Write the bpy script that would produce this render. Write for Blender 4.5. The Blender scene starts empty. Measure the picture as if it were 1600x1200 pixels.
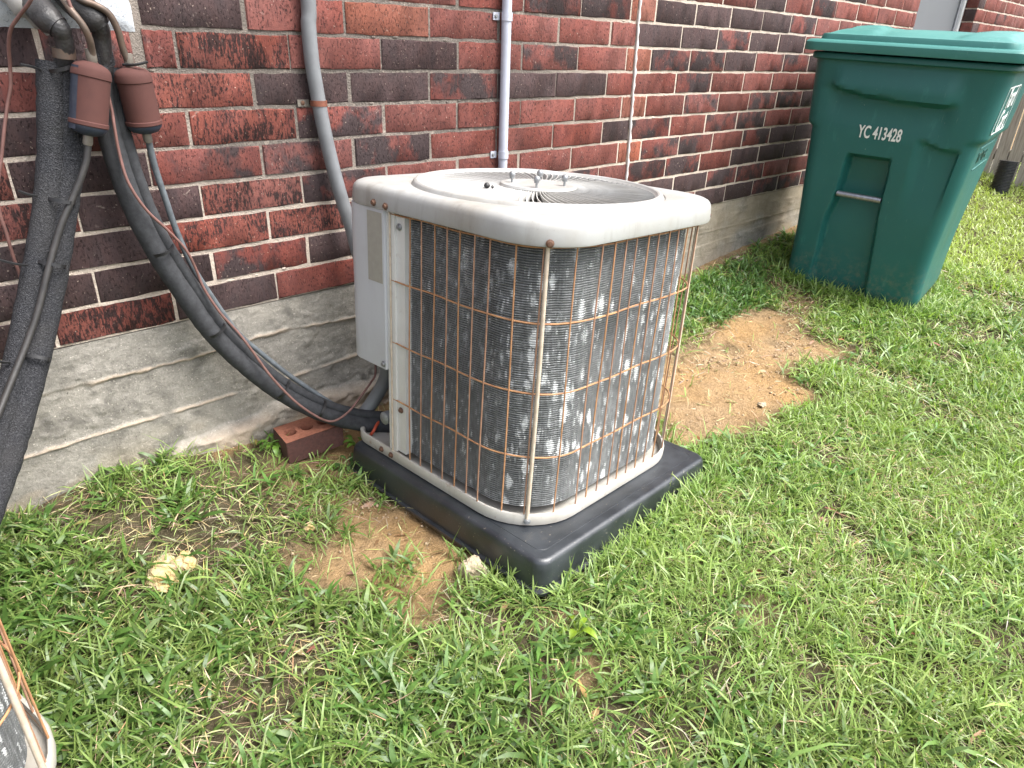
import bpy, bmesh, math, random
import numpy as np
from mathutils import Vector, Matrix, Euler

SC = bpy.context.scene
COL = SC.collection
rad = math.radians

# ------------------------------------------------------------------ camera
CAM_R = np.array([[0.72431436, -0.28294443, 0.62873775],
                  [-0.68864512, -0.34147905, 0.63965612],
                  [0.03371363, -0.8962893, -0.44218648]])   # columns: right, down, forward
CAM_P = np.array([0.0, -1.65, 1.05])
FPX = 1075.508
cam_d = bpy.data.cameras.new('camera')
cam = bpy.data.objects.new('camera', cam_d)
COL.objects.link(cam)
r_, d_, f_ = CAM_R[:, 0], CAM_R[:, 1], CAM_R[:, 2]
cam.matrix_world = Matrix(((r_[0], -d_[0], -f_[0], CAM_P[0]),
                           (r_[1], -d_[1], -f_[1], CAM_P[1]),
                           (r_[2], -d_[2], -f_[2], CAM_P[2]),
                           (0, 0, 0, 1)))
cam_d.sensor_width = 36.0
cam_d.lens = FPX / 1600 * 36.0
cam_d.clip_start = 0.02
cam_d.clip_end = 500
SC.camera = cam

# ------------------------------------------------------------------ daylight (bright thin overcast)
SUN_EL, SUN_AZ = 58.0, 148.0      # azimuth of the sun measured clockwise from +Y (the wall faces -Y)
world = bpy.data.worlds.new('World')
SC.world = world
world.use_nodes = True
wn = world.node_tree.nodes
wl = world.node_tree.links
bg = wn.get('Background')
sky = wn.new('ShaderNodeTexSky')
sky.sky_type = 'NISHITA'
sky.sun_disc = False
sky.sun_elevation = rad(SUN_EL)
sky.sun_rotation = rad(SUN_AZ)
sky.air_density = 1.0
sky.dust_density = 4.0
sky.ozone_density = 1.0
# overcast: the cloud deck takes most of the blue out of the sky
hsv = wn.new('ShaderNodeHueSaturation')
hsv.inputs['Saturation'].default_value = 0.35
wl.new(sky.outputs[0], hsv.inputs['Color'])
wl.new(hsv.outputs[0], bg.inputs['Color'])
bg.inputs['Strength'].default_value = 0.15

sun_d = bpy.data.lights.new('sun', 'SUN')
sun_d.energy = 1.7
sun_d.angle = rad(30)
sun_d.color = (1.0, 0.965, 0.915)
sun = bpy.data.objects.new('sun', sun_d)
COL.objects.link(sun)
sv = Vector((math.sin(rad(SUN_AZ)) * math.cos(rad(SUN_EL)), math.cos(rad(SUN_AZ)) * math.cos(rad(SUN_EL)), math.sin(rad(SUN_EL))))
sun.rotation_euler = sv.to_track_quat('Z', 'Y').to_euler()
sun.location = (3, -6, 8)

SC.view_settings.view_transform = 'Standard'
SC.view_settings.look = 'None'
SC.view_settings.exposure = 1.6
SC.view_settings.gamma = 1.0
SC.view_settings.use_curve_mapping = False

rnd = random.Random(7)
NR = np.random.default_rng(11)

# ------------------------------------------------------------------ helpers
def proj(P):
    P = np.atleast_2d(np.asarray(P, float)) - CAM_P
    v = P @ CAM_R
    z = np.where(v[:, 2] > 1e-3, v[:, 2], 1e-3)
    return np.stack([800 + FPX * v[:, 0] / z, 600 + FPX * v[:, 1] / z, v[:, 2]], 1)

def tag(o, label=None, cat=None, group=None, kind=None):
    if label: o['label'] = label
    if cat: o['category'] = cat
    if group: o['group'] = group
    if kind: o['kind'] = kind
    return o

def empty(name, loc=(0, 0, 0), rot=(0, 0, 0), label=None, cat=None, group=None, kind=None):
    o = bpy.data.objects.new(name, None)
    COL.objects.link(o)
    o.location = loc
    o.rotation_euler = rot
    o.empty_display_size = 0.05
    return tag(o, label, cat, group, kind)

class MB:
    def __init__(self):
        self.v = []; self.f = []; self.m = []
    def add(self, vs, fs, mi=0):
        b = len(self.v)
        self.v += [tuple(float(c) for c in p) for p in vs]
        self.f += [tuple(i + b for i in q) for q in fs]
        self.m += [mi] * len(fs)
    def box(self, lo, hi, mi=0, M=None):
        x0, y0, z0 = lo; x1, y1, z1 = hi
        vs = [(x0, y0, z0), (x1, y0, z0), (x1, y1, z0), (x0, y1, z0), (x0, y0, z1), (x1, y0, z1), (x1, y1, z1), (x0, y1, z1)]
        if M is not None: vs = [M @ Vector(p) for p in vs]
        self.add(vs, [(0, 3, 2, 1), (4, 5, 6, 7), (0, 1, 5, 4), (1, 2, 6, 5), (2, 3, 7, 6), (3, 0, 4, 7)], mi)
    def loft(self, rings, closed=True, cap0=False, cap1=False, mi=0):
        n = len(rings[0]); vs = [p for r in rings for p in r]; fs = []
        m = n if closed else n - 1
        for k in range(len(rings) - 1):
            for i in range(m):
                j = (i + 1) % n
                fs.append((k * n + i, k * n + j, (k + 1) * n + j, (k + 1) * n + i))
        if cap0: fs.append(tuple(range(n - 1, -1, -1)))
        if cap1: fs.append(tuple((len(rings) - 1) * n + i for i in range(n)))
        self.add(vs, fs, mi)
    def tube(self, pts, r, n=8, mi=0, smooth=0, caps=True, squash=1.0):
        pts = [Vector(p) for p in pts]
        if smooth: pts = spline(pts, smooth)
        rs = r if isinstance(r, (list, tuple)) else [r] * len(pts)
        if len(rs) != len(pts):
            rs = [rs[min(len(rs) - 1, int(round(i * (len(rs) - 1) / max(1, len(pts) - 1))))] for i in range(len(pts))]
        rings = []; up = None
        for i, p in enumerate(pts):
            t = (pts[min(i + 1, len(pts) - 1)] - pts[max(i - 1, 0)]).normalized()
            if up is None:
                up = Vector((0, 0, 1)) if abs(t.z) < .9 else Vector((0, 1, 0))
            u = (up - t * up.dot(t)).normalized(); up = u
            w = t.cross(u)
            rings.append([p + (u * math.cos(a) + w * (squash * math.sin(a))) * rs[i] for a in [2 * math.pi * k / n for k in range(n)]])
        self.loft(rings, True, caps, caps, mi)
    def lathe(self, prof, n=24, M=None, mi=0, cap0=True, cap1=True):
        rings = []
        for (r, z) in prof:
            ring = [Vector((r * math.cos(2 * math.pi * k / n), r * math.sin(2 * math.pi * k / n), z)) for k in range(n)]
            if M is not None: ring = [M @ p for p in ring]
            rings.append(ring)
        self.loft(rings, True, cap0, cap1, mi)
    def mesh(self, name, smooth=None):
        me = bpy.data.meshes.new(name)
        me.from_pydata(self.v, [], self.f)
        me.polygons.foreach_set('material_index', self.m)
        if smooth is not None:
            me.polygons.foreach_set('use_smooth', [True] * len(self.f))
            me.set_sharp_from_angle(angle=rad(smooth))
        me.update()
        return me
    def build(self, name, mats, parent=None, smooth=None):
        me = self.mesh(name, smooth)
        for m in (mats if isinstance(mats, (list, tuple)) else [mats]): me.materials.append(m)
        return link(name, me, parent)

def link(name, me, parent=None, loc=None, rot=None):
    o = bpy.data.objects.new(name, me)
    COL.objects.link(o)
    if parent is not None: o.parent = parent
    if loc is not None: o.location = loc
    if rot is not None: o.rotation_euler = rot
    return o

def spline(pts, k):
    out = []
    P = [pts[0] * 2 - pts[1]] + list(pts) + [pts[-1] * 2 - pts[-2]]
    for i in range(1, len(P) - 2):
        a, b, c, d = P[i - 1], P[i], P[i + 1], P[i + 2]
        for s in range(k):
            t = s / k
            out.append(0.5 * ((2 * b) + (c - a) * t + (2 * a - 5 * b + 4 * c - d) * t * t + (3 * b - a - 3 * c + d) * t ** 3))
    out.append(pts[-1])
    return out

def axis_matrix(p0, p1):
    p0, p1 = Vector(p0), Vector(p1)
    q = (p1 - p0).to_track_quat('Z', 'Y')
    return Matrix.Translation(p0) @ q.to_matrix().to_4x4()

def np_mesh(name, V, loops, starts, mats, parent=None, smooth=False, attrs=None):
    me = bpy.data.meshes.new(name)
    me.vertices.add(len(V)); me.vertices.foreach_set('co', np.ascontiguousarray(V, np.float32).ravel())
    me.loops.add(len(loops)); me.loops.foreach_set('vertex_index', np.ascontiguousarray(loops, np.int32))
    me.polygons.add(len(starts)); me.polygons.foreach_set('loop_start', np.ascontiguousarray(starts, np.int32))
    if smooth: me.polygons.foreach_set('use_smooth', np.ones(len(starts), bool))
    for m in (mats if isinstance(mats, (list, tuple)) else [mats]): me.materials.append(m)
    for k, a in (attrs or {}).items():
        if a.ndim == 2:
            at = me.color_attributes.new(k, 'FLOAT_COLOR', 'POINT')
            at.data.foreach_set('color', np.ascontiguousarray(a, np.float32).ravel())
        else:
            at = me.attributes.new(k, 'FLOAT', 'POINT')
            at.data.foreach_set('value', np.ascontiguousarray(a, np.float32))
    me.update(calc_edges=True)
    me.validate()
    return link(name, me, parent)

def grid_mesh(name, V, nx, ny, mats, parent=None, attrs=None, smooth=True):
    # V indexed [iy*nx+ix]
    ix, iy = np.meshgrid(np.arange(nx - 1), np.arange(ny - 1))
    a = (iy * nx + ix).ravel()
    loops = np.stack([a, a + 1, a + nx + 1, a + nx], 1).ravel()
    return np_mesh(name, V, loops, np.arange(len(a)) * 4, mats, parent, smooth, attrs)

def _hash(ix, iy, seed):
    n = (ix.astype(np.int64) * 374761393 + iy.astype(np.int64) * 668265263 + seed * 1442695041) & 0xffffffff
    n = ((n ^ (n >> 13)) * 1274126177) & 0xffffffff
    n = n ^ (n >> 16)
    return (n & 0xffff) / 65535.0
def vnoise(x, y, seed=0):
    x = np.asarray(x, float); y = np.asarray(y, float)
    ix, iy = np.floor(x).astype(np.int64), np.floor(y).astype(np.int64)
    fx, fy = x - ix, y - iy
    fx = fx * fx * (3 - 2 * fx); fy = fy * fy * (3 - 2 * fy)
    a, b = _hash(ix, iy, seed), _hash(ix + 1, iy, seed)
    c, d = _hash(ix, iy + 1, seed), _hash(ix + 1, iy + 1, seed)
    return (a * (1 - fx) + b * fx) * (1 - fy) + (c * (1 - fx) + d * fx) * fy
def fbm(x, y, oct=4, seed=0):
    s = 0; a = .5; t = 0
    for o in range(oct):
        s = s + a * vnoise(np.asarray(x) * 2 ** o, np.asarray(y) * 2 ** o, seed + o); t += a; a *= .5
    return s / t
def sstep(a, b, x):
    t = np.clip((x - a) / (b - a), 0, 1)
    return t * t * (3 - 2 * t)

# ------------------------------------------------------------------ material helpers
class NT:
    def __init__(self, name):
        self.m = bpy.data.materials.new(name)
        self.m.use_nodes = True
        self.n = self.m.node_tree.nodes; self.l = self.m.node_tree.links
        self.b = self.n['Principled BSDF']; self.out = self.n['Material Output']
    def node(self, t, **kw):
        x = self.n.new(t)
        for k, v in kw.items(): setattr(x, k, v)
        return x
    def set(self, sock, v):
        if isinstance(v, bpy.types.NodeSocket): self.l.new(v, sock)
        elif isinstance(v, (tuple, list)) and len(v) == 3 and len(sock.default_value) == 4: sock.default_value = (*v, 1)
        else: sock.default_value = v
    def coord(self, scale=(1, 1, 1), kind='Object', rand=0.0, src=None):
        if src is None:
            if kind == 'World':
                src = self.node('ShaderNodeNewGeometry').outputs['Position']
            else:
                src = self.node('ShaderNodeTexCoord').outputs[kind]
        if rand:
            oi = self.node('ShaderNodeObjectInfo')
            mu = self.node('ShaderNodeMath', operation='MULTIPLY'); self.l.new(oi.outputs['Random'], mu.inputs[0]); mu.inputs[1].default_value = rand
            ad = self.node('ShaderNodeVectorMath', operation='ADD'); self.l.new(src, ad.inputs[0]); self.l.new(mu.outputs[0], ad.inputs[1]); src = ad.outputs[0]
        mp = self.node('ShaderNodeMapping'); self.l.new(src, mp.inputs[0]); mp.inputs['Scale'].default_value = scale
        return mp.outputs[0]
    def noise(self, vec, scale=5, detail=4, rough=.55, dist=0.0):
        x = self.node('ShaderNodeTexNoise'); self.l.new(vec, x.inputs['Vector'])
        x.inputs['Scale'].default_value = scale; x.inputs['Detail'].default_value = detail
        x.inputs['Roughness'].default_value = rough; x.inputs['Distortion'].default_value = dist
        return x.outputs['Fac']
    def voro(self, vec, scale=5, feature='F1'):
        x = self.node('ShaderNodeTexVoronoi', feature=feature); self.l.new(vec, x.inputs['Vector']); x.inputs['Scale'].default_value = scale
        return x.outputs['Distance']
    def ramp(self, fac, stops, interp='LINEAR'):
        x = self.node('ShaderNodeValToRGB'); self.l.new(fac, x.inputs[0]); cr = x.color_ramp; cr.interpolation = interp
        while len(cr.elements) < len(stops): cr.elements.new(.5)
        for e, (p, c) in zip(cr.elements, stops):
            e.position = p; e.color = (*c, 1) if isinstance(c, (tuple, list)) else (c, c, c, 1)
        return x.outputs[0]
    def mix(self, fac, a, b, mode='MIX'):
        x = self.node('ShaderNodeMix', data_type='RGBA', blend_type=mode)
        self.set(x.inputs[0], fac); self.set(x.inputs[6], a); self.set(x.inputs[7], b)
        return x.outputs[2]
    def math(self, op, a, b=0.0, clamp=False):
        x = self.node('ShaderNodeMath', operation=op); x.use_clamp = clamp
        self.set(x.inputs[0], a); self.set(x.inputs[1], b)
        return x.outputs[0]
    def attr(self, name, out='Fac'):
        x = self.node('ShaderNodeAttribute'); x.attribute_name = name
        return x.outputs[out]
    def bump(self, h, strength=.5, dist=.002, prev=None):
        x = self.node('ShaderNodeBump'); self.l.new(h, x.inputs['Height'])
        x.inputs['Strength'].default_value = strength; x.inputs['Distance'].default_value = dist
        if prev is not None: self.l.new(prev, x.inputs['Normal'])
        return x.outputs[0]
    def fin(self, color=None, rough=None, normal=None, metal=None, spec=None, **kw):
        if color is not None: self.set(self.b.inputs['Base Color'], color)
        if rough is not None: self.set(self.b.inputs['Roughness'], rough)
        if normal is not None: self.l.new(normal, self.b.inputs['Normal'])
        if metal is not None: self.set(self.b.inputs['Metallic'], metal)
        if spec is not None: self.set(self.b.inputs['Specular IOR Level'], spec)
        for k, v in kw.items(): self.set(self.b.inputs[k], v)
        return self.m

def simple(name, c1, c2=None, scale=30, rough=.5, metal=0.0, bump=.15, bdist=.001, spec=.5, kind='Object', stretch=(1, 1, 1), detail=5):
    t = NT(name); v = t.coord(stretch, kind)
    n = t.noise(v, scale, detail)
    col = t.ramp(n, [(.3, c1), (.7, c2 or tuple(x * .8 for x in c1))])
    rr = t.ramp(t.noise(v, scale * 2.3, 3), [(.3, max(0, rough - .1)), (.7, min(1, rough + .1))])
    n2 = t.noise(v, scale * 6, 4)
    return t.fin(col, rr, t.bump(n2, bump, bdist), metal, spec)

MAT = {}
def mk_brick(name, ca, cb, dark, mode):
    """fired clay: a main colour, a second fired tone over part of the face, near-black pits and vertical drags"""
    t = NT(name)
    v = t.coord((1, 1, 1), 'Object', rand=57.0)
    big = t.noise(v, 9, 3, .6)
    mid = t.noise(t.coord((40, 40, 16), 'Object', rand=57.0), 1, 4, .65)
    drag = t.noise(t.coord((160, 160, 50), 'Object', rand=57.0), 1, 4, .7)
    col = t.mix(t.ramp(mid, [(.35, 0.0), (.7, 1.0)]), ca, cb)
    wash = t.noise(v, 17, 5, .65, .5)
    col = t.mix(t.ramp(wash, [(.50, 0.0), (.70, .55)]), col, tuple(.45 * a + .55 * b for a, b in zip(cb, dark)))
    if mode == 'mixed':      # flash-fired: dark over part of the face with a ragged edge
        msk = t.ramp(t.math('ADD', big, t.math('MULTIPLY', t.math('ADD', mid, drag), .22)), [(.66, 0.0), (.78, 1.0)])
        col = t.mix(msk, col, dark)
    elif mode == 'fleck':    # heavy black drags, coarse ones gathered in patches and fine ones all over
        fl = t.noise(t.coord((190, 190, 52), 'Object', rand=57.0), 1, 6, .75)
        pm = t.ramp(t.noise(v, 15, 4, .6), [(.38, 0.0), (.68, 1.0)])
        k = t.ramp(t.math('ADD', fl, t.math('MULTIPLY', pm, .17)), [(.555, 0.0), (.63, 1.0)])
        col = t.mix(t.math('MULTIPLY', k, .92), col, (.022, .015, .015))
    spk = t.noise(t.coord((270, 270, 120), 'Object', rand=57.0), 1, 4, .65)
    col = t.mix(t.ramp(spk, [(.575, 0.0), (.645, .9)]), col, (.026, .016, .016))
    lt = t.noise(t.coord((190, 190, 170), 'Object', rand=31.0), 1, 2, .5)
    col = t.mix(t.ramp(lt, [(.69, 0.0), (.75, .6)]), col, (.46, .36, .29))
    sm = t.noise(t.coord((26, 26, 40), 'Object', rand=17.0), 1, 6, .75, .6)
    col = t.mix(t.ramp(sm, [(.645, 0.0), (.72, .42)]), col, (.42, .35, .30))
    oi = t.node('ShaderNodeObjectInfo')
    hs = t.node('ShaderNodeHueSaturation'); t.l.new(col, hs.inputs['Color'])
    t.l.new(t.ramp(oi.outputs['Random'], [(0, .80), (1, 1.22)]), hs.inputs['Value'])
    t.l.new(t.ramp(t.noise(v, 3.1, 1), [(.3, .88), (.7, 1.04)]), hs.inputs['Saturation'])
    h = t.math('SUBTRACT', t.noise(t.coord((260, 260, 70), 'Object', rand=57.0), 1, 5, .7), t.math('MULTIPLY', t.ramp(spk, [(.54, 0.0), (.64, 1.0)]), .6))
    n = t.bump(h, .8, .0030)
    return t.fin(hs.outputs[0], .85, n, spec=.2)

MAT['brick_red'] = mk_brick('brick red', (.262, .086, .067), (.185, .062, .053), (.07, .042, .04), 'plain')
MAT['brick_fleck'] = mk_brick('brick red flecked', (.285, .088, .062), (.198, .063, .051), (.06, .036, .034), 'fleck')
MAT['brick_dark'] = mk_brick('brick dark', (.080, .058, .058), (.106, .067, .064), (.060, .044, .045), 'plain')
MAT['brick_mixed'] = mk_brick('brick flash fired', (.250, .081, .064), (.180, .060, .051), (.078, .055, .055), 'mixed')
MAT['brick_orange'] = mk_brick('brick orange', (.32, .108, .068), (.24, .082, .056), (.07, .04, .035), 'plain')

MAT['brick_red'] = mk_brick('brick red', (.188, .058, .045), (.130, .042, .036), (.05, .03, .028), 'plain')
MAT['brick_fleck'] = mk_brick('brick red flecked', (.205, .061, .044), (.136, .042, .035), (.05, .03, .028), 'fleck')
MAT['brick_dark'] = mk_brick('brick dark', (.052, .036, .037), (.072, .043, .042), (.05, .03, .028), 'plain')
MAT['brick_mixed'] = mk_brick('brick flash fired', (.178, .055, .044), (.126, .039, .034), (.052, .036, .037), 'mixed')
MAT['brick_orange'] = mk_brick('brick orange', (.26, .088, .056), (.19, .065, .045), (.05, .03, .028), 'plain')

def mk_mortar():
    """pale mortar; algae and soot have greyed it where the wall stays damp, between the pipes and the unit"""
    t = NT('mortar'); v = t.coord((1, 1, 1), 'Object')
    n1 = t.noise(v, 2.6, 4, .6); n2 = t.noise(v, 110, 5, .75); n3 = t.noise(v, 300, 3); n4 = t.noise(v, 31, 4, .65)
    c = t.ramp(n2, [(.3, (.46, .38, .31)), (.7, (.76, .66, .57))])
    sx = t.node('ShaderNodeSeparateXYZ'); t.l.new(v, sx.inputs[0])
    zone = t.ramp(t.math('MULTIPLY', t.math('ADD', sx.outputs[0], t.math('MULTIPLY', n1, .5)), .25), [(.14, .12), (.22, 1.0), (.48, 1.0), (.62, .10)])
    up = t.ramp(sx.outputs[2], [(.62, .25), (.80, 1.0)])
    lv = t.math('ADD', t.math('MULTIPLY', n2, .75), t.math('ADD', t.math('MULTIPLY', n1, .5), t.math('MULTIPLY', n4, .45)))
    dirt = t.math('MULTIPLY', t.ramp(lv, [(.58, .25), (.86, 1.0)]), t.math('MULTIPLY', zone, up))
    c = t.mix(dirt, c, t.mix(n3, (.085, .075, .066), (.24, .21, .185)))
    return t.fin(c, .95, t.bump(t.math('ADD', n2, n3), 1.0, .004), spec=.15)
MAT['mortar'] = mk_mortar()

def mk_concrete():
    t = NT('board formed concrete'); v = t.coord((1, 1, 1), 'Object')
    grain = t.noise(t.coord((9, 20, 130), 'Object'), 1, 4, .6)
    big = t.noise(v, 4.2, 5, .6); fine = t.noise(v, 150, 5, .75); blot = t.noise(v, 11, 5, .6, .4); med = t.noise(v, 42, 5, .7)
    c = t.ramp(t.math('ADD', t.math('MULTIPLY', fine, .6), t.math('MULTIPLY', med, .4)), [(.32, (.170, .160, .142)), (.66, (.385, .362, .322))])
    c = t.mix(t.ramp(big, [(.42, 0.0), (.68, .6)]), c, (.375, .348, .300))
    c = t.mix(t.ramp(blot, [(.50, 0.0), (.66, .75)]), c, (.125, .118, .105))
    c = t.mix(t.ramp(grain, [(.60, 0.0), (.74, .16)]), c, (.14, .13, .115))
    pit = t.noise(v, 230, 2)
    c = t.mix(t.ramp(pit, [(.66, 0.0), (.71, .85)]), c, (.62, .57, .50))
    c = t.mix(t.ramp(pit, [(.27, .85), (.32, 0.0)]), c, (.05, .045, .04))
    c = t.mix(t.math('MULTIPLY', t.attr('fin'), .75), c, t.mix(fine, (.40, .31, .23), (.62, .50, .39)))
    c = t.mix(t.attr('rusty'), c, (.40, .31, .20))
    h = t.math('ADD', t.math('MULTIPLY', med, .9), t.math('MULTIPLY', fine, 1.2))
    return t.fin(c, .93, t.bump(h, .6, .004), spec=.2)
MAT['concrete'] = mk_concrete()

def mk_ground():
    t = NT('sandy soil'); v = t.coord((1, 1, 1), 'World')
    big = t.noise(v, 3.5, 5, .6); fine = t.noise(v, 170, 4, .7); med = t.noise(v, 28, 5, .65)
    sand = t.ramp(t.math('ADD', t.math('MULTIPLY', med, .6), t.math('MULTIPLY', fine, .4)), [(.32, (.25, .170, .092)), (.5, (.37, .255, .142)), (.72, (.48, .355, .22))])
    sand = t.mix(t.ramp(big, [(.40, 0.0), (.66, .85)]), sand, (.43, .265, .115))
    clod = t.noise(v, 62, 5, .7)
    sand = t.mix(t.ramp(clod, [(.58, 0.0), (.72, .55)]), sand, (.20, .135, .075))
    soil = t.ramp(med, [(.3, (.085, .062, .038)), (.7, (.19, .145, .09))])
    soil = t.mix(t.ramp(fine, [(.55, 0.0), (.75, .6)]), soil, (.26, .21, .13))
    c = t.mix(t.attr('sand'), soil, sand)
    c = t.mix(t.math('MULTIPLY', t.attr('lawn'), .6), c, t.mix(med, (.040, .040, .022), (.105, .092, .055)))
    peb = t.noise(v, 330, 2)
    c = t.mix(t.ramp(peb, [(.67, 0.0), (.73, .7)]), c, (.58, .46, .33))
    return t.fin(c, .95, t.bump(t.math('ADD', t.math('MULTIPLY', clod, .9), t.math('ADD', fine, t.math('MULTIPLY', med, 2.0))), 1.0, .009), spec=.15)
MAT['ground'] = mk_ground()

def mk_grass(name, trans=.35):
    t = NT(name)
    col = t.attr('tint', 'Color')
    n = t.noise(t.coord((1, 1, 1), 'World'), 140, 3)
    c = t.mix(1.0, col, t.ramp(n, [(.25, .78), (.75, 1.18)]), 'MULTIPLY')
    t.fin(c, .38, spec=.5)
    tr = t.node('ShaderNodeBsdfTranslucent')
    t.set(tr.inputs['Color'], t.mix(1.0, c, (1.1, 1.25, .55), 'MULTIPLY'))
    mx = t.node('ShaderNodeMixShader'); mx.inputs[0].default_value = trans
    t.l.new(t.b.outputs[0], mx.inputs[1]); t.l.new(tr.outputs[0], mx.inputs[2]); t.l.new(mx.outputs[0], t.out.inputs[0])
    return t.m
MAT['grass'] = mk_grass('grass blades')
MAT['straw'] = mk_grass('dry straw', .15)
MAT['weed'] = mk_grass('weed leaf', .35)

def mk_paint(name, base, dirtc, dirt=.5, rough=.42, rust=0.0):
    t = NT(name); v = t.coord((1, 1, 1), 'Object')
    a = t.noise(v, 5, 5, .65); b = t.noise(t.coord((30, 30, 4), 'Object'), 1, 4, .6); f = t.noise(v, 220, 4, .7)
    c = t.mix(t.math('MULTIPLY', t.ramp(a, [(.42, 0.0), (.75, 1.0)]), dirt), base, dirtc)
    c = t.mix(t.math('MULTIPLY', t.ramp(b, [(.55, 0.0), (.75, 1.0)]), dirt * .5), c, tuple(x * .7 for x in dirtc))
    c = t.mix(t.ramp(f, [(.66, 0.0), (.72, dirt * .8)]), c, tuple(x * .45 for x in dirtc))
    if rust: c = t.mix(t.ramp(t.noise(v, 26, 5, .7), [(.62, 0.0), (.70, rust)]), c, (.22, .10, .05))
    r = t.ramp(a, [(.3, rough - .08), (.7, rough + .16)])
    return t.fin(c, r, t.bump(t.math('ADD', f, t.math('MULTIPLY', a, 1.5)), .12, .0012), spec=.45)
MAT['cap_paint'] = mk_paint('weathered white enamel', (.36, .365, .36), (.27, .25, .215), .9)
MAT['vane_paint'] = mk_paint('louvre enamel', (.48, .475, .46), (.33, .31, .28), .8)
MAT['panel_paint'] = mk_paint('pale grey enamel', (.50, .515, .545), (.38, .375, .36), .4)
MAT['pan_paint'] = mk_paint('base pan enamel', (.47, .455, .42), (.27, .23, .17), .7, rust=.5)
MAT['post_paint'] = mk_paint('post enamel', (.64, .64, .62), (.42, .39, .34), .4, rust=.15)
MAT['faded_label'] = simple('faded label', (.34, .325, .28), (.30, .285, .25), 60, .7, bump=.05)
MAT['rust_wire'] = simple('rusted wire', (.50, .265, .125), (.30, .145, .075), 45, .75, bump=.3, stretch=(1, 1, .6))
MAT['rust_wire_pink'] = simple('rusted wire pale', (.44, .255, .165), (.28, .15, .095), 45, .75, bump=.3, stretch=(1, 1, .6))
MAT['bar_metal'] = simple('weathered rod', (.60, .52, .42), (.44, .35, .26), 55, .65, bump=.3)
MAT['rust'] = simple('rusted screw', (.17, .085, .05), (.09, .05, .035), 160, .8, bump=.5)
MAT['zinc'] = simple('dull zinc', (.34, .35, .36), (.22, .23, .24), 140, .5, metal=.55)

def mk_coil():
    t = NT('corroded coil fins'); v = t.coord((1, 1, 1), 'Object')
    base = t.ramp(t.noise(t.coord((120, 120, 60), 'Object'), 1, 4, .7), [(.3, (.105, .110, .110)), (.7, (.235, .244, .244))])
    area = t.noise(v, 4.5, 4, .6)
    base = t.mix(t.ramp(area, [(.40, .0), (.66, .7)]), base, (.080, .084, .084))
    # bent fins and lint: separate torn drops, taller than wide, and thin bright nicks
    rag = t.noise(t.coord((170, 170, 60), 'Object'), 1, 4, .7)
    wide = t.noise(t.coord((7, 7, 5), 'Object'), 1, 3, .5)
    def drops(sc, thr, seed):
        vo = t.node('ShaderNodeTexVoronoi'); mp = t.coord(sc, 'Object'); ad = t.node('ShaderNodeVectorMath', operation='ADD'); t.l.new(mp, ad.inputs[0]); ad.inputs[1].default_value = (seed, seed * 1.7, seed * .6)
        t.l.new(ad.outputs[0], vo.inputs['Vector']); vo.inputs['Scale'].default_value = 1
        sp = t.node('ShaderNodeSeparateColor'); t.l.new(vo.outputs['Color'], sp.inputs[0])
        size = t.math('MULTIPLY', t.math('SUBTRACT', t.math('ADD', sp.outputs[0], t.math('MULTIPLY', wide, .40)), thr), .80)
        return t.ramp(t.math('SUBTRACT', t.math('ADD', size, t.math('MULTIPLY', t.math('SUBTRACT', rag, .5), 1.1)), vo.outputs['Distance']), [(.0, 0.0), (.12, 1.0)])
    k1 = drops((46, 46, 19), .55, 3.0); k2 = drops((110, 110, 30), .62, 9.0)
    haze = t.noise(t.coord((210, 210, 20), 'Object'), 1, 4, .7)
    c = t.mix(t.ramp(t.math('ADD', haze, t.math('MULTIPLY', wide, .3)), [(.64, 0.0), (.90, .6)]), base, (.38, .395, .40))
    c = t.mix(t.math('MULTIPLY', t.math('MAXIMUM', k1, t.math('MULTIPLY', k2, .75)), t.ramp(haze, [(.3, .55), (.6, .95)])), c, (.70, .72, .72))
    return t.fin(c, .55, t.bump(haze, .4, .002), metal=.1, spec=.4)
MAT['coil'] = mk_coil()
MAT['void'] = simple('interior darkness', (.012, .012, .012), (.022, .020, .018), 40, .9)  # near-black colour stands in for the darkness inside hollows and gaps

def mk_pad():
    t = NT('black pad plastic'); v = t.coord((1, 1, 1), 'Object')
    f = t.noise(v, 420, 3, .6); a = t.noise(v, 9, 5, .65); st = t.noise(t.coord((14, 14, 2.5), 'World'), 1, 5, .7)
    geo = t.node('ShaderNodeNewGeometry')
    c = t.mix(t.ramp(a, [(.4, 0.0), (.72, .8)]), (.015, .018, .023), (.042, .048, .056))
    c = t.mix(t.ramp(t.noise(v, 160, 2), [(.69, 0.0), (.74, .5)]), c, (.32, .28, .22))
    c = t.mix(t.ramp(st, [(.6, 0.0), (.8, .35)]), c, (.13, .11, .085))
    return t.fin(c, t.ramp(a, [(.3, .26), (.7, .46)]), t.bump(f, .30, .0015), spec=.8)
MAT['pad'] = mk_pad()

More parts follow.
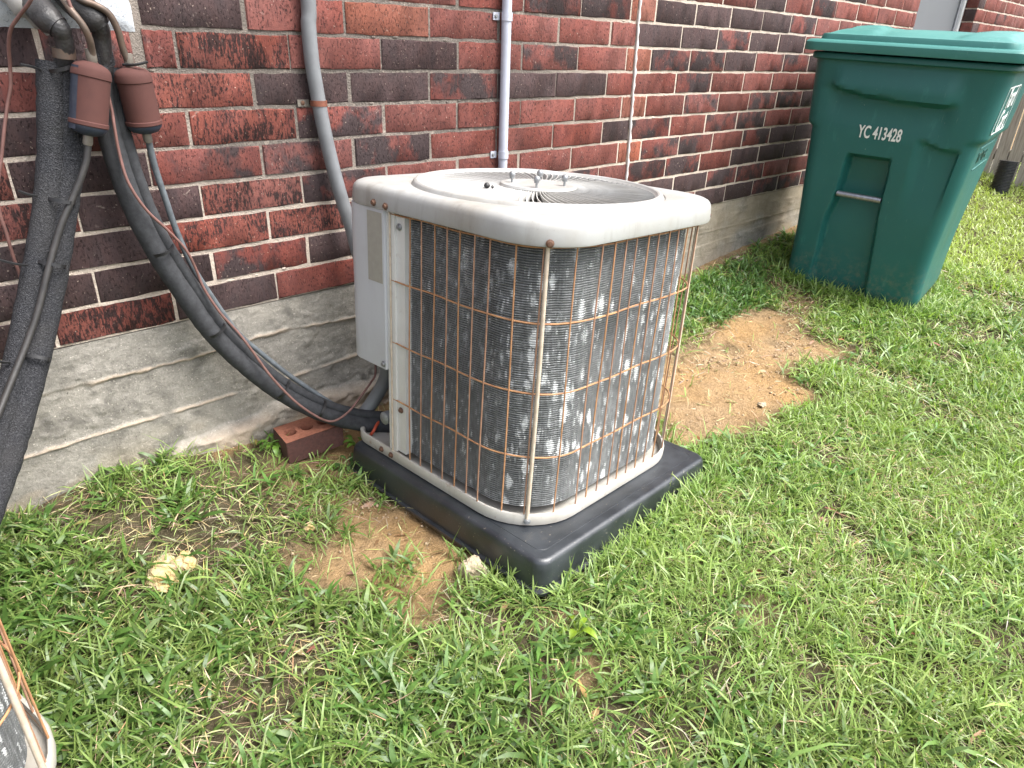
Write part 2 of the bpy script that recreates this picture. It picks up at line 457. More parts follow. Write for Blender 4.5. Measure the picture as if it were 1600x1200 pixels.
def mk_foam():
    t = NT('grey pipe foam'); v = t.coord((1, 1, 1), 'Object')
    f = t.noise(v, 330, 3, .75); a = t.noise(v, 14, 4); w = t.voro(v, 420)
    c = t.ramp(f, [(.3, (.016, .0165, .019)), (.55, (.042, .043, .048)), (.75, (.12, .12, .128))])
    c = t.mix(t.ramp(a, [(.45, 0.0), (.75, .5)]), c, (.055, .053, .052))
    return t.fin(c, .95, t.bump(t.math('ADD', f, w), .9, .0022), spec=.15)
MAT['foam'] = mk_foam()
MAT['foam_smooth'] = simple('black rubber foam', (.046, .048, .053), (.026, .027, .030), 70, .92, bump=.4, bdist=.0015)
MAT['tape'] = simple('black tape', (.018, .018, .020), (.040, .037, .036), 40, .45, bump=.5, bdist=.003)
MAT['seam'] = simple('foam seam', (.010, .010, .011), (.016, .016, .017), 60, .9)
MAT['tie'] = simple('black cable tie', (.010, .010, .011), (.020, .020, .022), 60, .45)
MAT['drier'] = mk_paint('rust primer', (.088, .030, .024), (.056, .025, .022), .8, .78, rust=.25)
MAT['drier_blue'] = simple('dark blue paint', (.018, .026, .045), (.035, .042, .060), 60, .55)
MAT['copper_old'] = simple('tarnished copper', (.105, .085, .070), (.15, .10, .075), 50, .5, metal=.4)
MAT['solder'] = simple('solder grey', (.22, .20, .17), (.15, .13, .11), 80, .5, metal=.3)
MAT['liquid_line'] = simple('grey coated tube', (.135, .155, .170), (.075, .085, .095), 60, .55)
MAT['dark_line'] = simple('dark rubber tube', (.024, .023, .023), (.042, .039, .038), 60, .5)
MAT['wire_pink'] = simple('sun faded brown wire', (.21, .105, .09), (.14, .07, .06), 60, .6)
MAT['wire_orange'] = simple('orange wire', (.52, .085, .035), (.40, .06, .03), 60, .5)
MAT['pvc_grey'] = simple('grey conduit', (.185, .195, .205), (.145, .150, .158), 25, .5, bump=.1)
MAT['pvc_pale'] = simple('painted pale conduit', (.47, .49, .57), (.40, .42, .49), 25, .45, bump=.1)
MAT['copper_strap'] = simple('rusty copper strap', (.24, .085, .05), (.15, .06, .04), 90, .6, metal=.3, bump=.4)
MAT['clay'] = simple('brick core clay', (.36, .14, .085), (.24, .09, .055), 120, .9, bump=.8, bdist=.002)
MAT['clay_dark'] = simple('brick face clay', (.12, .05, .042), (.075, .036, .032), 90, .9, bump=.8, bdist=.002)
def mk_plate():
    t = NT('pale dashed render'); v = t.coord((1, 1, 1), 'Object')
    f = t.noise(v, 190, 3, .7); a = t.noise(v, 22, 4)
    c = t.mix(t.ramp(f, [(.56, 0.0), (.66, .8)]), (.47, .50, .53), (.24, .25, .28))
    c = t.mix(t.ramp(a, [(.52, 0.0), (.75, .4)]), c, (.52, .47, .40))
    return t.fin(c, .85, t.bump(f, .6, .003), spec=.2)
MAT['plate'] = mk_plate()
MAT['sleeve'] = simple('weathered grey sleeve', (.30, .295, .28), (.20, .19, .175), 22, .6, bump=.3)
MAT['caulk'] = simple('white caulk', (.74, .72, .71), (.60, .57, .55), 60, .7, bump=.4)

def mk_hdpe(name, base, pale, rough=.42):
    t = NT(name); v = t.coord((1, 1, 1), 'Object')
    a = t.noise(v, 3.2, 5, .6); f = t.noise(v, 300, 3, .65); s = t.noise(t.coord((22, 22, 5), 'Object'), 1, 5, .7)
    c = t.mix(t.ramp(a, [(.35, 0.0), (.75, .55)]), base, pale)
    c = t.mix(t.ramp(s, [(.60, 0.0), (.74, .28)]), c, tuple(min(1, x * 1.7 + .03) for x in pale))
    sc = t.noise(t.coord((60, 60, 28), 'Object'), 1, 4, .75)
    c = t.mix(t.ramp(sc, [(.705, 0.0), (.745, .55)]), c, (.30, .38, .36))
    scr = t.noise(t.coord((260, 260, 7), 'Object'), 1, 3, .6)
    c = t.mix(t.math('MULTIPLY', t.ramp(scr, [(.68, 0.0), (.73, .35)]), t.ramp(a, [(.45, 0.0), (.6, 1.0)])), c, (.25, .34, .32))
    sz = t.node('ShaderNodeSeparateXYZ'); t.l.new(v, sz.inputs[0])
    mud = t.math('MULTIPLY', t.ramp(t.noise(v, 34, 5, .75), [(.46, 0.0), (.66, .40)]), t.ramp(sz.outputs[2], [(.02, 1.0), (.22, 0.0)]))
    c = t.mix(mud, c, (.24, .19, .12))
    return t.fin(c, t.ramp(a, [(.3, rough - .04), (.7, rough + .12)]), t.bump(f, .22, .0016), spec=.42)
MAT['bin_body'] = mk_hdpe('dark green polyethylene', (.013, .102, .096), (.024, .140, .128))
MAT['bin_lid'] = mk_hdpe('lid green polyethylene', (.034, .170, .155), (.068, .235, .210), .45)
MAT['print_white'] = simple('white hot stamp', (.78, .80, .79), (.66, .69, .68), 90, .6, bump=.05)
MAT['print_pale'] = simple('pale moulded edge', (.10, .24, .22), (.06, .18, .17), 90, .6, bump=.05)  # paler green than the cart body, for the moulded lines
MAT['tyre'] = simple('black tyre', (.012, .012, .013), (.025, .024, .024), 60, .7)
MAT['steel'] = simple('galvanised bar', (.38, .40, .44), (.24, .26, .29), 70, .35, metal=.8)
MAT['limestone'] = simple('pale limestone', (.46, .39, .29), (.30, .24, .16), 34, .9, bump=.8, bdist=.004)
MAT['limestone_yellow'] = simple('yellow limestone', (.46, .29, .085), (.52, .44, .30), 26, .9, bump=.8, bdist=.004)
MAT['pebble'] = simple('small pebbles', (.50, .38, .25), (.34, .24, .15), 50, .9, kind='World')
MAT['fence_wood'] = simple('grey weathered wood', (.50, .455, .40), (.28, .25, .215), 6, .85, bump=.6, bdist=.003, stretch=(14, 14, 1))
MAT['corrugated'] = simple('black corrugated plastic', (.016, .018, .022), (.035, .036, .040), 30, .5)
def mk_screen():
    t = NT('insect screen'); v = t.coord((1, 1, 1), 'Object')
    w = t.node('ShaderNodeTexChecker'); t.l.new(t.coord((1, 1, 1), 'Object'), w.inputs[0]); w.inputs['Scale'].default_value = 420
    n = t.noise(v, 2.2, 3)
    c = t.mix(w.outputs[1], t.mix(n, (.115, .125, .140), (.17, .18, .195)), (.085, .092, .10))
    return t.fin(c, .5, spec=.5)
MAT['screen'] = mk_screen()
MAT['frame_white'] = simple('white window frame', (.74, .75, .76), (.66, .67, .68), 20, .4, bump=.05)

# ================================================================== GROUND
def ground_h(x, y):
    x = np.asarray(x, float); y = np.asarray(y, float)
    b = .020 * np.clip(x - 1.6, 0, 8)
    w = np.interp(x, [-2, 0, .05, .18, .39, .64, .9, 1.6, 2.6, 3.03, 3.67, 5, 8, 14], [.05, .045, .05, .083, .085, .058, .055, .06, .10, .13, .16, .16, .10, .1])
    d = np.clip(-y, 0, None)
    h = b + w * np.exp(-(d / .30) ** 1.6)
    h = h + (fbm(x * 2.2, y * 2.2, 3, 3) - .5) * .035 * sstep(.1, .6, d)
    # the pad sits in a shallow hollow so that its base is bedded in
    pm = np.exp(-((x - 1.16) / .5) ** 4 - ((y + .56) / .48) ** 4)
    h = h * (1 - .75 * pm) - .018 * pm
    return h

def ell(x, y, cx, cy, ax, ay, rot=0.0):
    c, s = math.cos(rot), math.sin(rot)
    dx, dy = x - cx, y - cy
    return np.sqrt(((dx * c + dy * s) / ax) ** 2 + ((-dx * s + dy * c) / ay) ** 2)
def sand_mask(x, y):
    x = np.asarray(x, float); y = np.asarray(y, float)
    nz = (fbm(x * 6, y * 6, 5, 21) - .5) * 1.7
    m = np.zeros_like(x)
    for (cx, cy, ax, ay, ro, k) in [(.70, -.57, .130, .26, 0.12, 1.0), (.69, -.27, .13, .20, 0.0, .62),
                                    (2.20, -.60, .52, .235, .10, 1.0), (2.52, -.46, .34, .20, .2, .9), (1.82, -.45, .30, .25, 0, .9), (1.75, -.74, .16, .10, 0, .9),
                                    (.755, -1.10, .06, .045, 0, .5), (.83, -.97, .06, .045, 0, .5), (1.15, -1.26, .06, .05, .4, .45),
                                    (.53, -.50, .06, .10, 0, .6), (1.16, -.12, .5, .14, 0, .9), (.63, -.77, .05, .07, 0, .6),
                                    (3.0, -.42, .35, .12, .2, .5)]:
        m = np.maximum(m, k * sstep(1.45, .55, ell(x, y, cx, cy, ax, ay, ro) + nz))
    wall = sstep(.085, .035, -y + nz * .05)
    return np.clip(np.maximum(m, wall * np.where(x < .5, .15, .75)), 0, 1)
def lawn_mask(x, y):
    return np.clip(1 - sand_mask(x, y) * 1.15, 0, 1)

xs = np.concatenate([np.linspace(-30, -1.4, 12), np.arange(-1.2, 4.2, .022), np.arange(4.2, 9.5, .08), np.linspace(9.7, 40, 14)])
ys = np.concatenate([np.linspace(-40, -3.6, 14), np.arange(-3.4, -1.9, .08), np.arange(-1.9, .06, .022), np.linspace(.1, 2.0, 5), np.linspace(4, 30, 6)])
GX, GY = np.meshgrid(xs, ys)
gx, gy = GX.ravel(), GY.ravel()
sm = sand_mask(gx, gy)
gz = ground_h(gx, gy)
near = ((gx > -1.2) & (gx < 4.2) & (gy > -1.9))
gz = gz + near * ((fbm(gx * 26, gy * 26, 3, 5) - .5) * .012 + (fbm(gx * 9, gy * 9, 3, 8) - .5) * .018 * (0.3 + sm))
tag(grid_mesh('ground', np.stack([gx, gy, gz], 1), len(xs), len(ys), MAT['ground'],
              attrs={'sand': sm, 'lawn': lawn_mask(gx, gy)}), kind='structure')

# ================================================================== BRICK WALL
wall = empty('brick_wall', (0, 0, 0), label='long red and dark brick house wall on a board formed concrete footing', cat='brick wall')
PITCH, MODULE, Z0, JT = .0784, .254, .428, .0088
WX0, WX1, WROWS = -3.2, 7.25, 29
WIN = (4.77, 5.83, 1.13, 2.45)     # window opening x0, x1, z0, z1
def caulk_x(z): return 2.163 + (1.2 - z) * .0465

def row_joints(r):
    base = .345 if r % 2 else .246 - .0
    if r % 2 == 0: base = .5
    js = []
    x = base - MODULE * 20
    while x < WX1 + .3:
        js.append(x); x += MODULE
    left = [j for j in js if j < 2.16]
    right0 = 2.267 if r % 2 else 2.443
    zc = Z0 + PITCH * (r + .5)
    out = [j for j in left if j < caulk_x(zc) - .035] + [caulk_x(zc)]
    x = right0
    while x < WX1 + .3:
        out.append(x); x += MODULE * .993
    return out

DARK = {0: [(.50, .745), (-1, .24), (2.70, 3.0), (2.99, 3.21)], 1: [(.1, .6), (.86, 1.1), (2.2, 2.52), (2.53, 2.78)],
        2: [(.0, .5), (2.96, 3.2), (3.21, 3.45)], 3: [(.345, .6), (3.28, 3.5)], 4: [(.25, .5)],
        5: [(.09, .34)], 6: [(.76, 1.0), (1.02, 1.26), (1.53, 1.78), (1.79, 2.03)], 7: [(1.11, 1.34), (2.78, 3.02), (-.2, .1), (.1, .34)],
        8: [(.5, .78), (2.2, 2.43), (2.45, 2.67), (2.96, 3.18)], 9: [(2.53, 2.76), (2.78, 3.0), (3.03, 3.25)]}
MIXD = {0: [(3.22, 3.9)], 1: [(.6, .85), (2.8, 3.3)], 2: [(2.2, 2.7)], 3: [(.86, 1.1), (2.53, 2.78)], 4: [(.5, 1.26), (2.2, 2.44)], 5: [(.86, 1.1), (2.53, 2.76), (3.02, 3.5)],
        6: [(1.27, 1.5), (2.45, 2.69)], 7: [(.34, .6), (2.53, 2.76), (3.03, 3.5)], 8: [(2.69, 2.94), (.5, .6)], 9: [(1.87, 2.1), (3.2, 3.5)]}
FLECK = {5: [(.6, .86)], 6: [(.5, .76)], 7: [(.6, .86)], 4: [(.5, .76)], 2: [(.5, 1.01)], 3: [(.6, .86)], 1: [(.6, .86)], 0: [(.24, .5)]}
REDS = {0: [(.745, 1.01)], 7: [(.86, 1.1)], 8: [(.78, 2.1)], 5: [(1.1, 2.1)], 4: [(1.27, 2.1)], 3: [(1.1, 2.1)]}
ORANGE = {7: [(2.1, 2.27)], 5: [(2.1, 2.27)], 3: [(2.1, 2.27)], 9: [(2.1, 2.27)], 8: [(1.04, 1.28)]}
def in_tab(tab, r, xm):
    return any(a <= xm <= b for a, b in tab.get(r, []))
def brick_kind(r, xm):
    if in_tab(DARK, r, xm): return 'brick_dark'
    if in_tab(MIXD, r, xm): return 'brick_mixed'
    if in_tab(FLECK, r, xm): return 'brick_fleck'
    if in_tab(ORANGE, r, xm): return 'brick_orange'
    if in_tab(REDS, r, xm): return 'brick_red'
    u = rnd.random()
    if xm < 1.2: return 'brick_fleck' if u < .55 else ('brick_red' if u < .75 else 'brick_mixed')
    return 'brick_red' if u < .72 else ('brick_dark' if u < .85 else 'brick_mixed')

BK = ['brick_red', 'brick_fleck', 'brick_dark', 'brick_mixed', 'brick_orange']
def brick_geo(L, H, D, seed):
    """pressed brick: a slightly wavering front face with a broken arris, 1 front grid + bevel ring + sides"""
    R = random.Random(seed)
    c = .0022
    hx, hz = L / 2, H / 2
    nx = 7
    V, F = [], []
    jit = lambda s: R.uniform(-s, s)
    def ringpts(ins, y, s):
        pts = []
        for i in range(nx + 1): pts.append((-hx + ins + (L - 2 * ins) * i / nx + (jit(s) if 0 < i < nx else 0), y + jit(s * .5), -hz + ins + jit(s)))
        for i in range(nx + 1): pts.append((hx - ins - (L - 2 * ins) * i / nx, y + jit(s * .5), hz - ins + jit(s)))
        return pts
    r0 = ringpts(0, D, 0); r1 = ringpts(0, c, .0017); r2 = ringpts(c * 1.3, 0, .0019)
    n = len(r0)
    V = r0 + r1 + r2
    for k in range(2):
        for i in range(n):
            j = (i + 1) % n
            F.append((k * n + i, k * n + j, (k + 1) * n + j, (k + 1) * n + i))
    b = 2 * n
    for i in range(nx):
        F.append((b + i, b + i + 1, b + 2 * nx - i, b + 2 * nx + 1 - i))
    return V, F

plate_box = (.0, .524, 1.046, 1.25)
bricks = []
for r in range(WROWS):
    zc = Z0 + PITCH * (r + .5)
    js = row_joints(r)
    for a, b in zip(js[:-1], js[1:]):
        a2, b2 = max(a, WX0), min(b, WX1)
        segs = [(a2, b2)]
        if r == 7 and abs(a - .345) < .01: segs = [(a2, .518), (.528, b2)]
        if r in (8, 9):                     # the broken-out bricks behind the pipe entry
            if b2 > -.02 and a2 < plate_box[1]:
                segs = [(max(a2, plate_box[1] + .008), b2)] if b2 > plate_box[1] + .04 else []
                if a2 < -.02 - .04: segs.append((a2, -.02))
        out = []
        for (s0, s1) in segs:               # window opening
            if WIN[2] - .06 < zc < WIN[3]:
                if s0 < WIN[0] < s1: out.append((s0, WIN[0])) if WIN[0] - s0 > .03 else None; s0 = WIN[1] if s1 > WIN[1] else None
                if s0 is None: continue
                if s0 >= WIN[0] - 1e-6 and s1 <= WIN[1] + 1e-6: continue
                if s0 < WIN[1] < s1 and s0 >= WIN[0] - 1e-6: s0 = WIN[1]
            out.append((s0, s1))
        for (s0, s1) in out:
            if s1 - s0 < .03: continue
            bricks.append((r, s0, s1, zc))
# which bricks show largest in the photograph
scored = []
for k, (r, s0, s1, zc) in enumerate(bricks):
    p = proj([(s0, 0, zc - .034), (s1, 0, zc - .034), (s1, 0, zc + .034), (s0, 0, zc + .034)])
    ins = (p[:, 2] > .1) & (p[:, 0] > -150) & (p[:, 0] < 1700) & (p[:, 1] > -160) & (p[:, 1] < 1300)
    area = abs((p[1, 0] - p[0, 0]) * (p[3, 1] - p[0, 1])) if ins.any() else 0
    scored.append((area, k))
scored.sort(reverse=True)
single = {k for a, k in scored[:292] if a > 60}
brick_meshes = {}
rest = MB()
for k, (r, s0, s1, zc) in enumerate(bricks):
    xm = (s0 + s1) / 2
    L = s1 - s0 - JT + rnd.uniform(-.0015, .0015)
    kind = brick_kind(r, xm)
    dy = rnd.uniform(-.0014, .0010)
    if k in single:
        key = (round(L, 2), rnd.randrange(4))
        if key not in brick_meshes:
            V, F = brick_geo(key[0] if abs(key[0] - .2435) > .006 else .2435, PITCH - JT, .085, hash(key) & 0xffff)
            m = MB(); m.add(V, F); me = m.mesh('brick', 40); me.materials.append(MAT['brick_red']); brick_meshes[key] = me
        o = link('brick', brick_meshes[key], wall, (xm, dy, zc + rnd.uniform(-.0008, .0008)), (0, rnd.uniform(-.004, .004), 0))
        o.material_slots[0].link = 'OBJECT'; o.material_slots[0].material = MAT[kind]
    else:
        V, F = brick_geo(L, PITCH - JT, .085, k)
        rest.add([(x + xm, y + dy, z + zc) for x, y, z in V], F, BK.index(kind))
# reveal bricks at the far side of the window (ends of the next wythe, turned into the opening)
ro = rest.build('brick_courses', [MAT[b] for b in BK], wall, 40)
tag(ro, kind='stuff')
# mortar bed: one rough sheet 5 mm behind the brick faces, window left open
mb = MB()
def mortar_sheet(x0, x1, z0, z1, y0, y1):
    mb.box((x0, y0, z0), (x1, y1, z1))
zt = Z0 + PITCH * WROWS
mortar_sheet(WX0, WIN[0] - .008, Z0 + .001, zt, .0026, .10)
mortar_sheet(WIN[1] + .008, WX1, Z0 + .001, zt, .0026, .10)
mortar_sheet(WIN[0] - .008, WIN[1] + .008, Z0 + .001, WIN[2] - .012, .0026, .10)
mortar_sheet(WIN[0] - .008, WIN[1] + .008, WIN[3] + .012, zt, .0026, .10)
mb.build('mortar_bed', MAT['mortar'], wall)
# house behind the veneer, so that the wall is not a thin sheet
hb = MB()
hb.box((WX0, .17, .1), (WX1, .45, zt))
hb.build('backing_wall', MAT['void'], wall)
# joint gap without mortar in the lowest course, left of the curved pipes
g = MB(); g.box((.4775, .0025, Z0 + .004), (.4880, .02, Z0 + PITCH - .004)); g.build('open_joint', MAT['void'], wall)  # black block painted in as the shadow inside the gap
# caulk bead down the movement joint
cb = MB()
cb.tube([(caulk_x(z) + .0012 * math.sin(z * 60) + .0010 * math.sin(z * 143), -.0030, z) for z in np.arange(.43, 1.60, .012)], [.0047 + .0012 * math.sin(i * 1.7) for i in range(98)], 7)
cb.build('caulk_bead', MAT['caulk'], wall, 60)
# mortar snots: squeezed lumps along some joints
sn = MB()
for i in range(90):
    r = rnd.randrange(1, 10); x = rnd.uniform(.1, 3.2); z = Z0 + PITCH * r + rnd.uniform(-.003, .003)
    s = rnd.uniform(.002, .0045)
    sn.lathe([(s * .2, -s * .3), (s, s * .1), (s * .7, s * .7), (s * .1, s)], 6, Matrix.Translation((x, .004, z)) @ Matrix.Rotation(rad(90), 4, 'X') @ Matrix.Diagonal((rnd.uniform(1, 3), 1, 1, 1)))
tag(sn.build('mortar_lump', MAT['mortar'], wall, 60), kind='stuff')

# pipe entry: pale rendered patch
def patch_mesh():
    nx, nz = 60, 28
    X, Z = np.meshgrid(np.linspace(-.02, .523, nx), np.linspace(1.047, 1.30, nz))
    x, z = X.ravel(), Z.ravel()
    edge = np.minimum.reduce([x + .02, .523 - x, z - 1.047])
    y = .002 - .010 * sstep(0, .02, edge) - (fbm(x * 40, z * 40, 3, 2) - .5) * .004 - (fbm(x * 130, z * 130, 2, 4) - .5) * .003
    return np.stack([x, y, z], 1), nx, nz
V, nx, nz = patch_mesh()
grid_mesh('rendered_patch', V, nx, nz, MAT['plate'], wall)

# concrete footing with the marks of the form boards
def footing():
    fx = np.concatenate([np.arange(-3.2, -.4, .05), np.arange(-.4, 1.3, .006), np.arange(1.3, 4.2, .02), np.arange(4.2, 7.3, .08)])
    fz = np.concatenate([np.concatenate([np.arange(-.12, .04, .012), np.arange(.04, .4265, .0034)]), [.4265]])
    X, Z = np.meshgrid(fx, fz); x, z = X.ravel(), Z.ravel()
    wob = (fbm(x * 3, x * 0 + 2.0, 3, 9) - .5)
    s1 = np.interp(x, [-3, .18, .42, .57, .68, .76, .95, 2.8, 3.7, 7], [.33, .331, .328, .331, .341, .341, .328, .30, .30, .30]) + wob * .004
    s2 = np.interp(x, [-3, .13, .52, .68, .86, .94, 2.0, 2.9, 3.7, 7], [.198, .198, .201, .197, .205, .209, .22, .245, .272, .28]) + wob * .004
    s3 = np.interp(x, [-3, .3, .62, .8, 1.0, 7], [.085, .088, .115, .135, .12, .1]) + wob * .02
    n1 = fbm(x * 14, z * 14, 4, 31); n2 = fbm(x * 70, z * 70, 3, 33)
    y = np.zeros_like(x) + .004
    y += .0022 * sstep(-.002, .002, s1 - z) - .0016 * sstep(-.002, .002, s2 - z)
    y += (n1 - .5) * .003 + (n2 - .5) * .0030 + (fbm(x * 6, z * 80, 3, 36) - .5) * .0010
    # ragged fins squeezed out between the boards
    live1 = sstep(.30, .50, fbm(x * 9 + 3, x * 0 + .5, 3, 41)) * (1 - sstep(1.25, 1.6, x) * .75)
    live2 = sstep(.26, .44, fbm(x * 8 + 9, x * 0 + 1.5, 3, 43)) * (1 - sstep(1.1, 1.5, x) * .85)
    w1 = .0012 + .0085 * fbm(x * 30, x * 0, 4, 45) ** 1.6; w2 = .0010 + .0065 * fbm(x * 26, x * 0 + 7, 4, 47) ** 1.6
    edge = (fbm(x * 45, z * 0 + 3, 4, 48) - .5) * .008
    f1 = np.exp(-((z - s1 - edge) / w1) ** 4) * live1
    f2 = np.exp(-((z - s2 - edge * .7) / w2) ** 4) * live2
    fin = np.clip(f1 + f2, 0, 1)
    y -= fin * (.0015 + .006 * n2)
    # crumbled lip of the footing below the lowest board
    lip = sstep(.012, -.012, z - s3 + (n1 - .5) * .05) * (1 - sstep(1.4, 2.0, x)) * sstep(.30, .55, x)
    y -= lip * (.010 + .028 * n1 + .012 * n2)
    # honeycombed lumps
    lump = sstep(.64, .74, fbm(x * 17, z * 17, 3, 51)) * sstep(.0, .05, .415 - z)
    honey = sstep(.78, 1.0, x) * sstep(1.5, 1.2, x) * sstep(.18, .12, z)
    y -= (lump * .4 + honey * .9) * (fbm(x * 75, z * 75, 2, 53)) * .016
    fin2 = np.clip(np.maximum(fin, lip * .8 * sstep(.35, .6, n1) + lip * .25), 0, 1)
    rusty = np.maximum(sstep(.60, .72, fbm(x * 6, z * 12, 3, 61)) * .4 * sstep(.20, .05, z), .55 * sstep(2.3, 3.2, x) * sstep(.3, .6, fbm(x * 3, z * 5, 4, 63)))
    return np.stack([x, y, z], 1), len(fx), len(fz), fin2, rusty
V, nx, nz, fin, rusty = footing()
grid_mesh('concrete_footing', V, nx, nz, MAT['concrete'], wall, attrs={'fin': fin, 'rusty': rusty})
fb = MB(); fb.box((WX0, .03, -.12), (WX1, .44, Z0 - .0015)); fb.build('footing_core', MAT['concrete'], wall)

# window set back in the wall

wf = MB()
x0, x1, z0, z1 = WIN
yb = .075
for (a, b) in [((x0 + .002, yb, z0 + .002), (x0 + .036, .125, z1 - .002)), ((x1 - .036, yb, z0 + .002), (x1 - .002, .125, z1 - .002)),
               ((x0 + .0365, yb, z0 + .002), (x1 - .0365, .125, z0 + .04)), ((x0 + .0365, yb, z1 - .04), (x1 - .0365, .125, z1 - .002))]:
    wf.box(a, b)
window = wf.build('window', MAT['frame_white'], wall)
pn = MB(); pn.box((x0 + .037, .098, z0 + .041), (x1 - .037, .104, z1 - .041)); pn.build('screen_pane', MAT['screen'], window)
sb = MB()
for (a, b) in [((x1 - .075, .088, z0 + .042), (x1 - .038, .097, z1 - .042)), ((x0 + .038, .088, z0 + .042), (x0 + .060, .097, z1 - .042))]: sb.box(a, b)
sb.build('screen_frame', simple('grey screen frame', (.20, .21, .23), rough=.5), window)
# brick returns of the opening, one short brick per course
rv_me = {}
for side, xx in (('l', x0), ('r', x1)):
    for r in range(WROWS):
        zc = Z0 + PITCH * (r + .5)
        if not (z0 < zc < z1): continue
        V, F = brick_geo(.068, PITCH - JT, .03, 900 + r)
        m = MB(); sg = 1 if side == 'r' else -1
        # turn the face towards the opening
        m.add([((xx + (.0005 + y) * sg), .037 + x * sg, z + zc) for x, y, z in V], F)
        o = m.build('return_brick', MAT['brick_dark' if (r * 7 + (side == 'r')) % 3 == 0 else 'brick_red'], wall, 40)
        if r > 14: bpy.data.objects.remove(o)
# rowlock sill bricks under the window
for i in range(11):
    xx = x0 + .05 + i * .0965
    V, F = brick_geo(.088, .062, .07, 500 + i)
    m = MB(); m.add([(x + xx, y - .012, z + z0 - .034) for x, y, z in V], F)
    m.build('sill_brick', MAT['brick_red' if i % 3 else 'brick_mixed'], wall, 40)

# ================================================================== CONDENSER UNITS
def rr(hx, hy, r, n=8, cx=0, cy=0):
    """rounded rectangle, counter-clockwise from the middle of the left side's lower end"""
    pts = []
    for (sx, sy, a0) in ((-1, -1, 180), (1, -1, 270), (1, 1, 0), (-1, 1, 90)):
        for k in range(n + 1):
            a = rad(a0 + 90 * k / n)
            pts.append((cx + sx * (hx - r) + r * math.cos(a), cy + sy * (hy - r) + r * math.sin(a)))
    return pts
def rr_polar(h, r0, thetas, rbl=None):
    """points of a rounded square at given polar angles"""
    out = []
    for t in thetas:
        c, s = math.cos(t), math.sin(t)
        r = rbl if (rbl and c < 0 and s > 0) else r0
        lo, hi = 0, h * 1.6
        for _ in range(30):
            m = (lo + hi) / 2; x, y = abs(c * m), abs(s * m)
            dx, dy = max(x - (h - r), 0), max(y - (h - r), 0)
            inside = x <= h and y <= h and (dx == 0 or dy == 0 or math.hypot(dx, dy) <= r) and (math.hypot(dx, dy) <= r)
            if inside: lo = m
            else: hi = m
        out.append((c * lo, s * lo))
    return out

B = .318; CR = .15
def rr_c(h, r, z, rbl=.06, n=9):
    """deck outline: three wide corners, the one over the control box tighter"""
    pts = []
    for (sx, sy, a0) in ((-1, -1, 180), (1, -1, 270), (1, 1, 0), (-1, 1, 90)):
        q = rbl if (sx, sy) == (-1, 1) else r
        for k in range(n + 1):
            a = rad(a0 + 90 * k / n); pts.append((sx * (h - q) + q * math.cos(a), sy * (h - q) + q * math.sin(a), z))
    return pts
def upath(ins, y0, xend, step=.0101):
    """open path round the coil: left side from y0 forward, front, right side, back as far as xend"""
    b = B - ins; r = CR - ins * .6
    segs = [((-b, y0), (-b, -b + r)), ('arc', (-b + r, -b + r), 180), ((-b + r, -b), (b - r, -b)), ('arc', (b - r, -b + r), 270),
            ((b, -b + r), (b, b - r)), ('arc', (b - r, b - r), 0), ((b - r, b), (xend, b))]
    pts = []
    for s in segs:
        if s[0] == 'arc':
            n = max(2, int(r * 1.5708 / step))
            for k in range(n + 1):
                a = rad(s[2] + 90 * k / n); pts.append((s[1][0] + r * math.cos(a), s[1][1] + r * math.sin(a)))
        else:
            (ax, ay), (bx, by) = s; n = max(1, int(math.hypot(bx - ax, by - ay) / step))
            for k in range(n + 1): pts.append((ax + (bx - ax) * k / n, ay + (by - ay) * k / n))
    out = [pts[0]]
    for p in pts[1:]:
        if math.hypot(p[0] - out[-1][0], p[1] - out[-1][1]) > 1e-4: out.append(p)
    return out

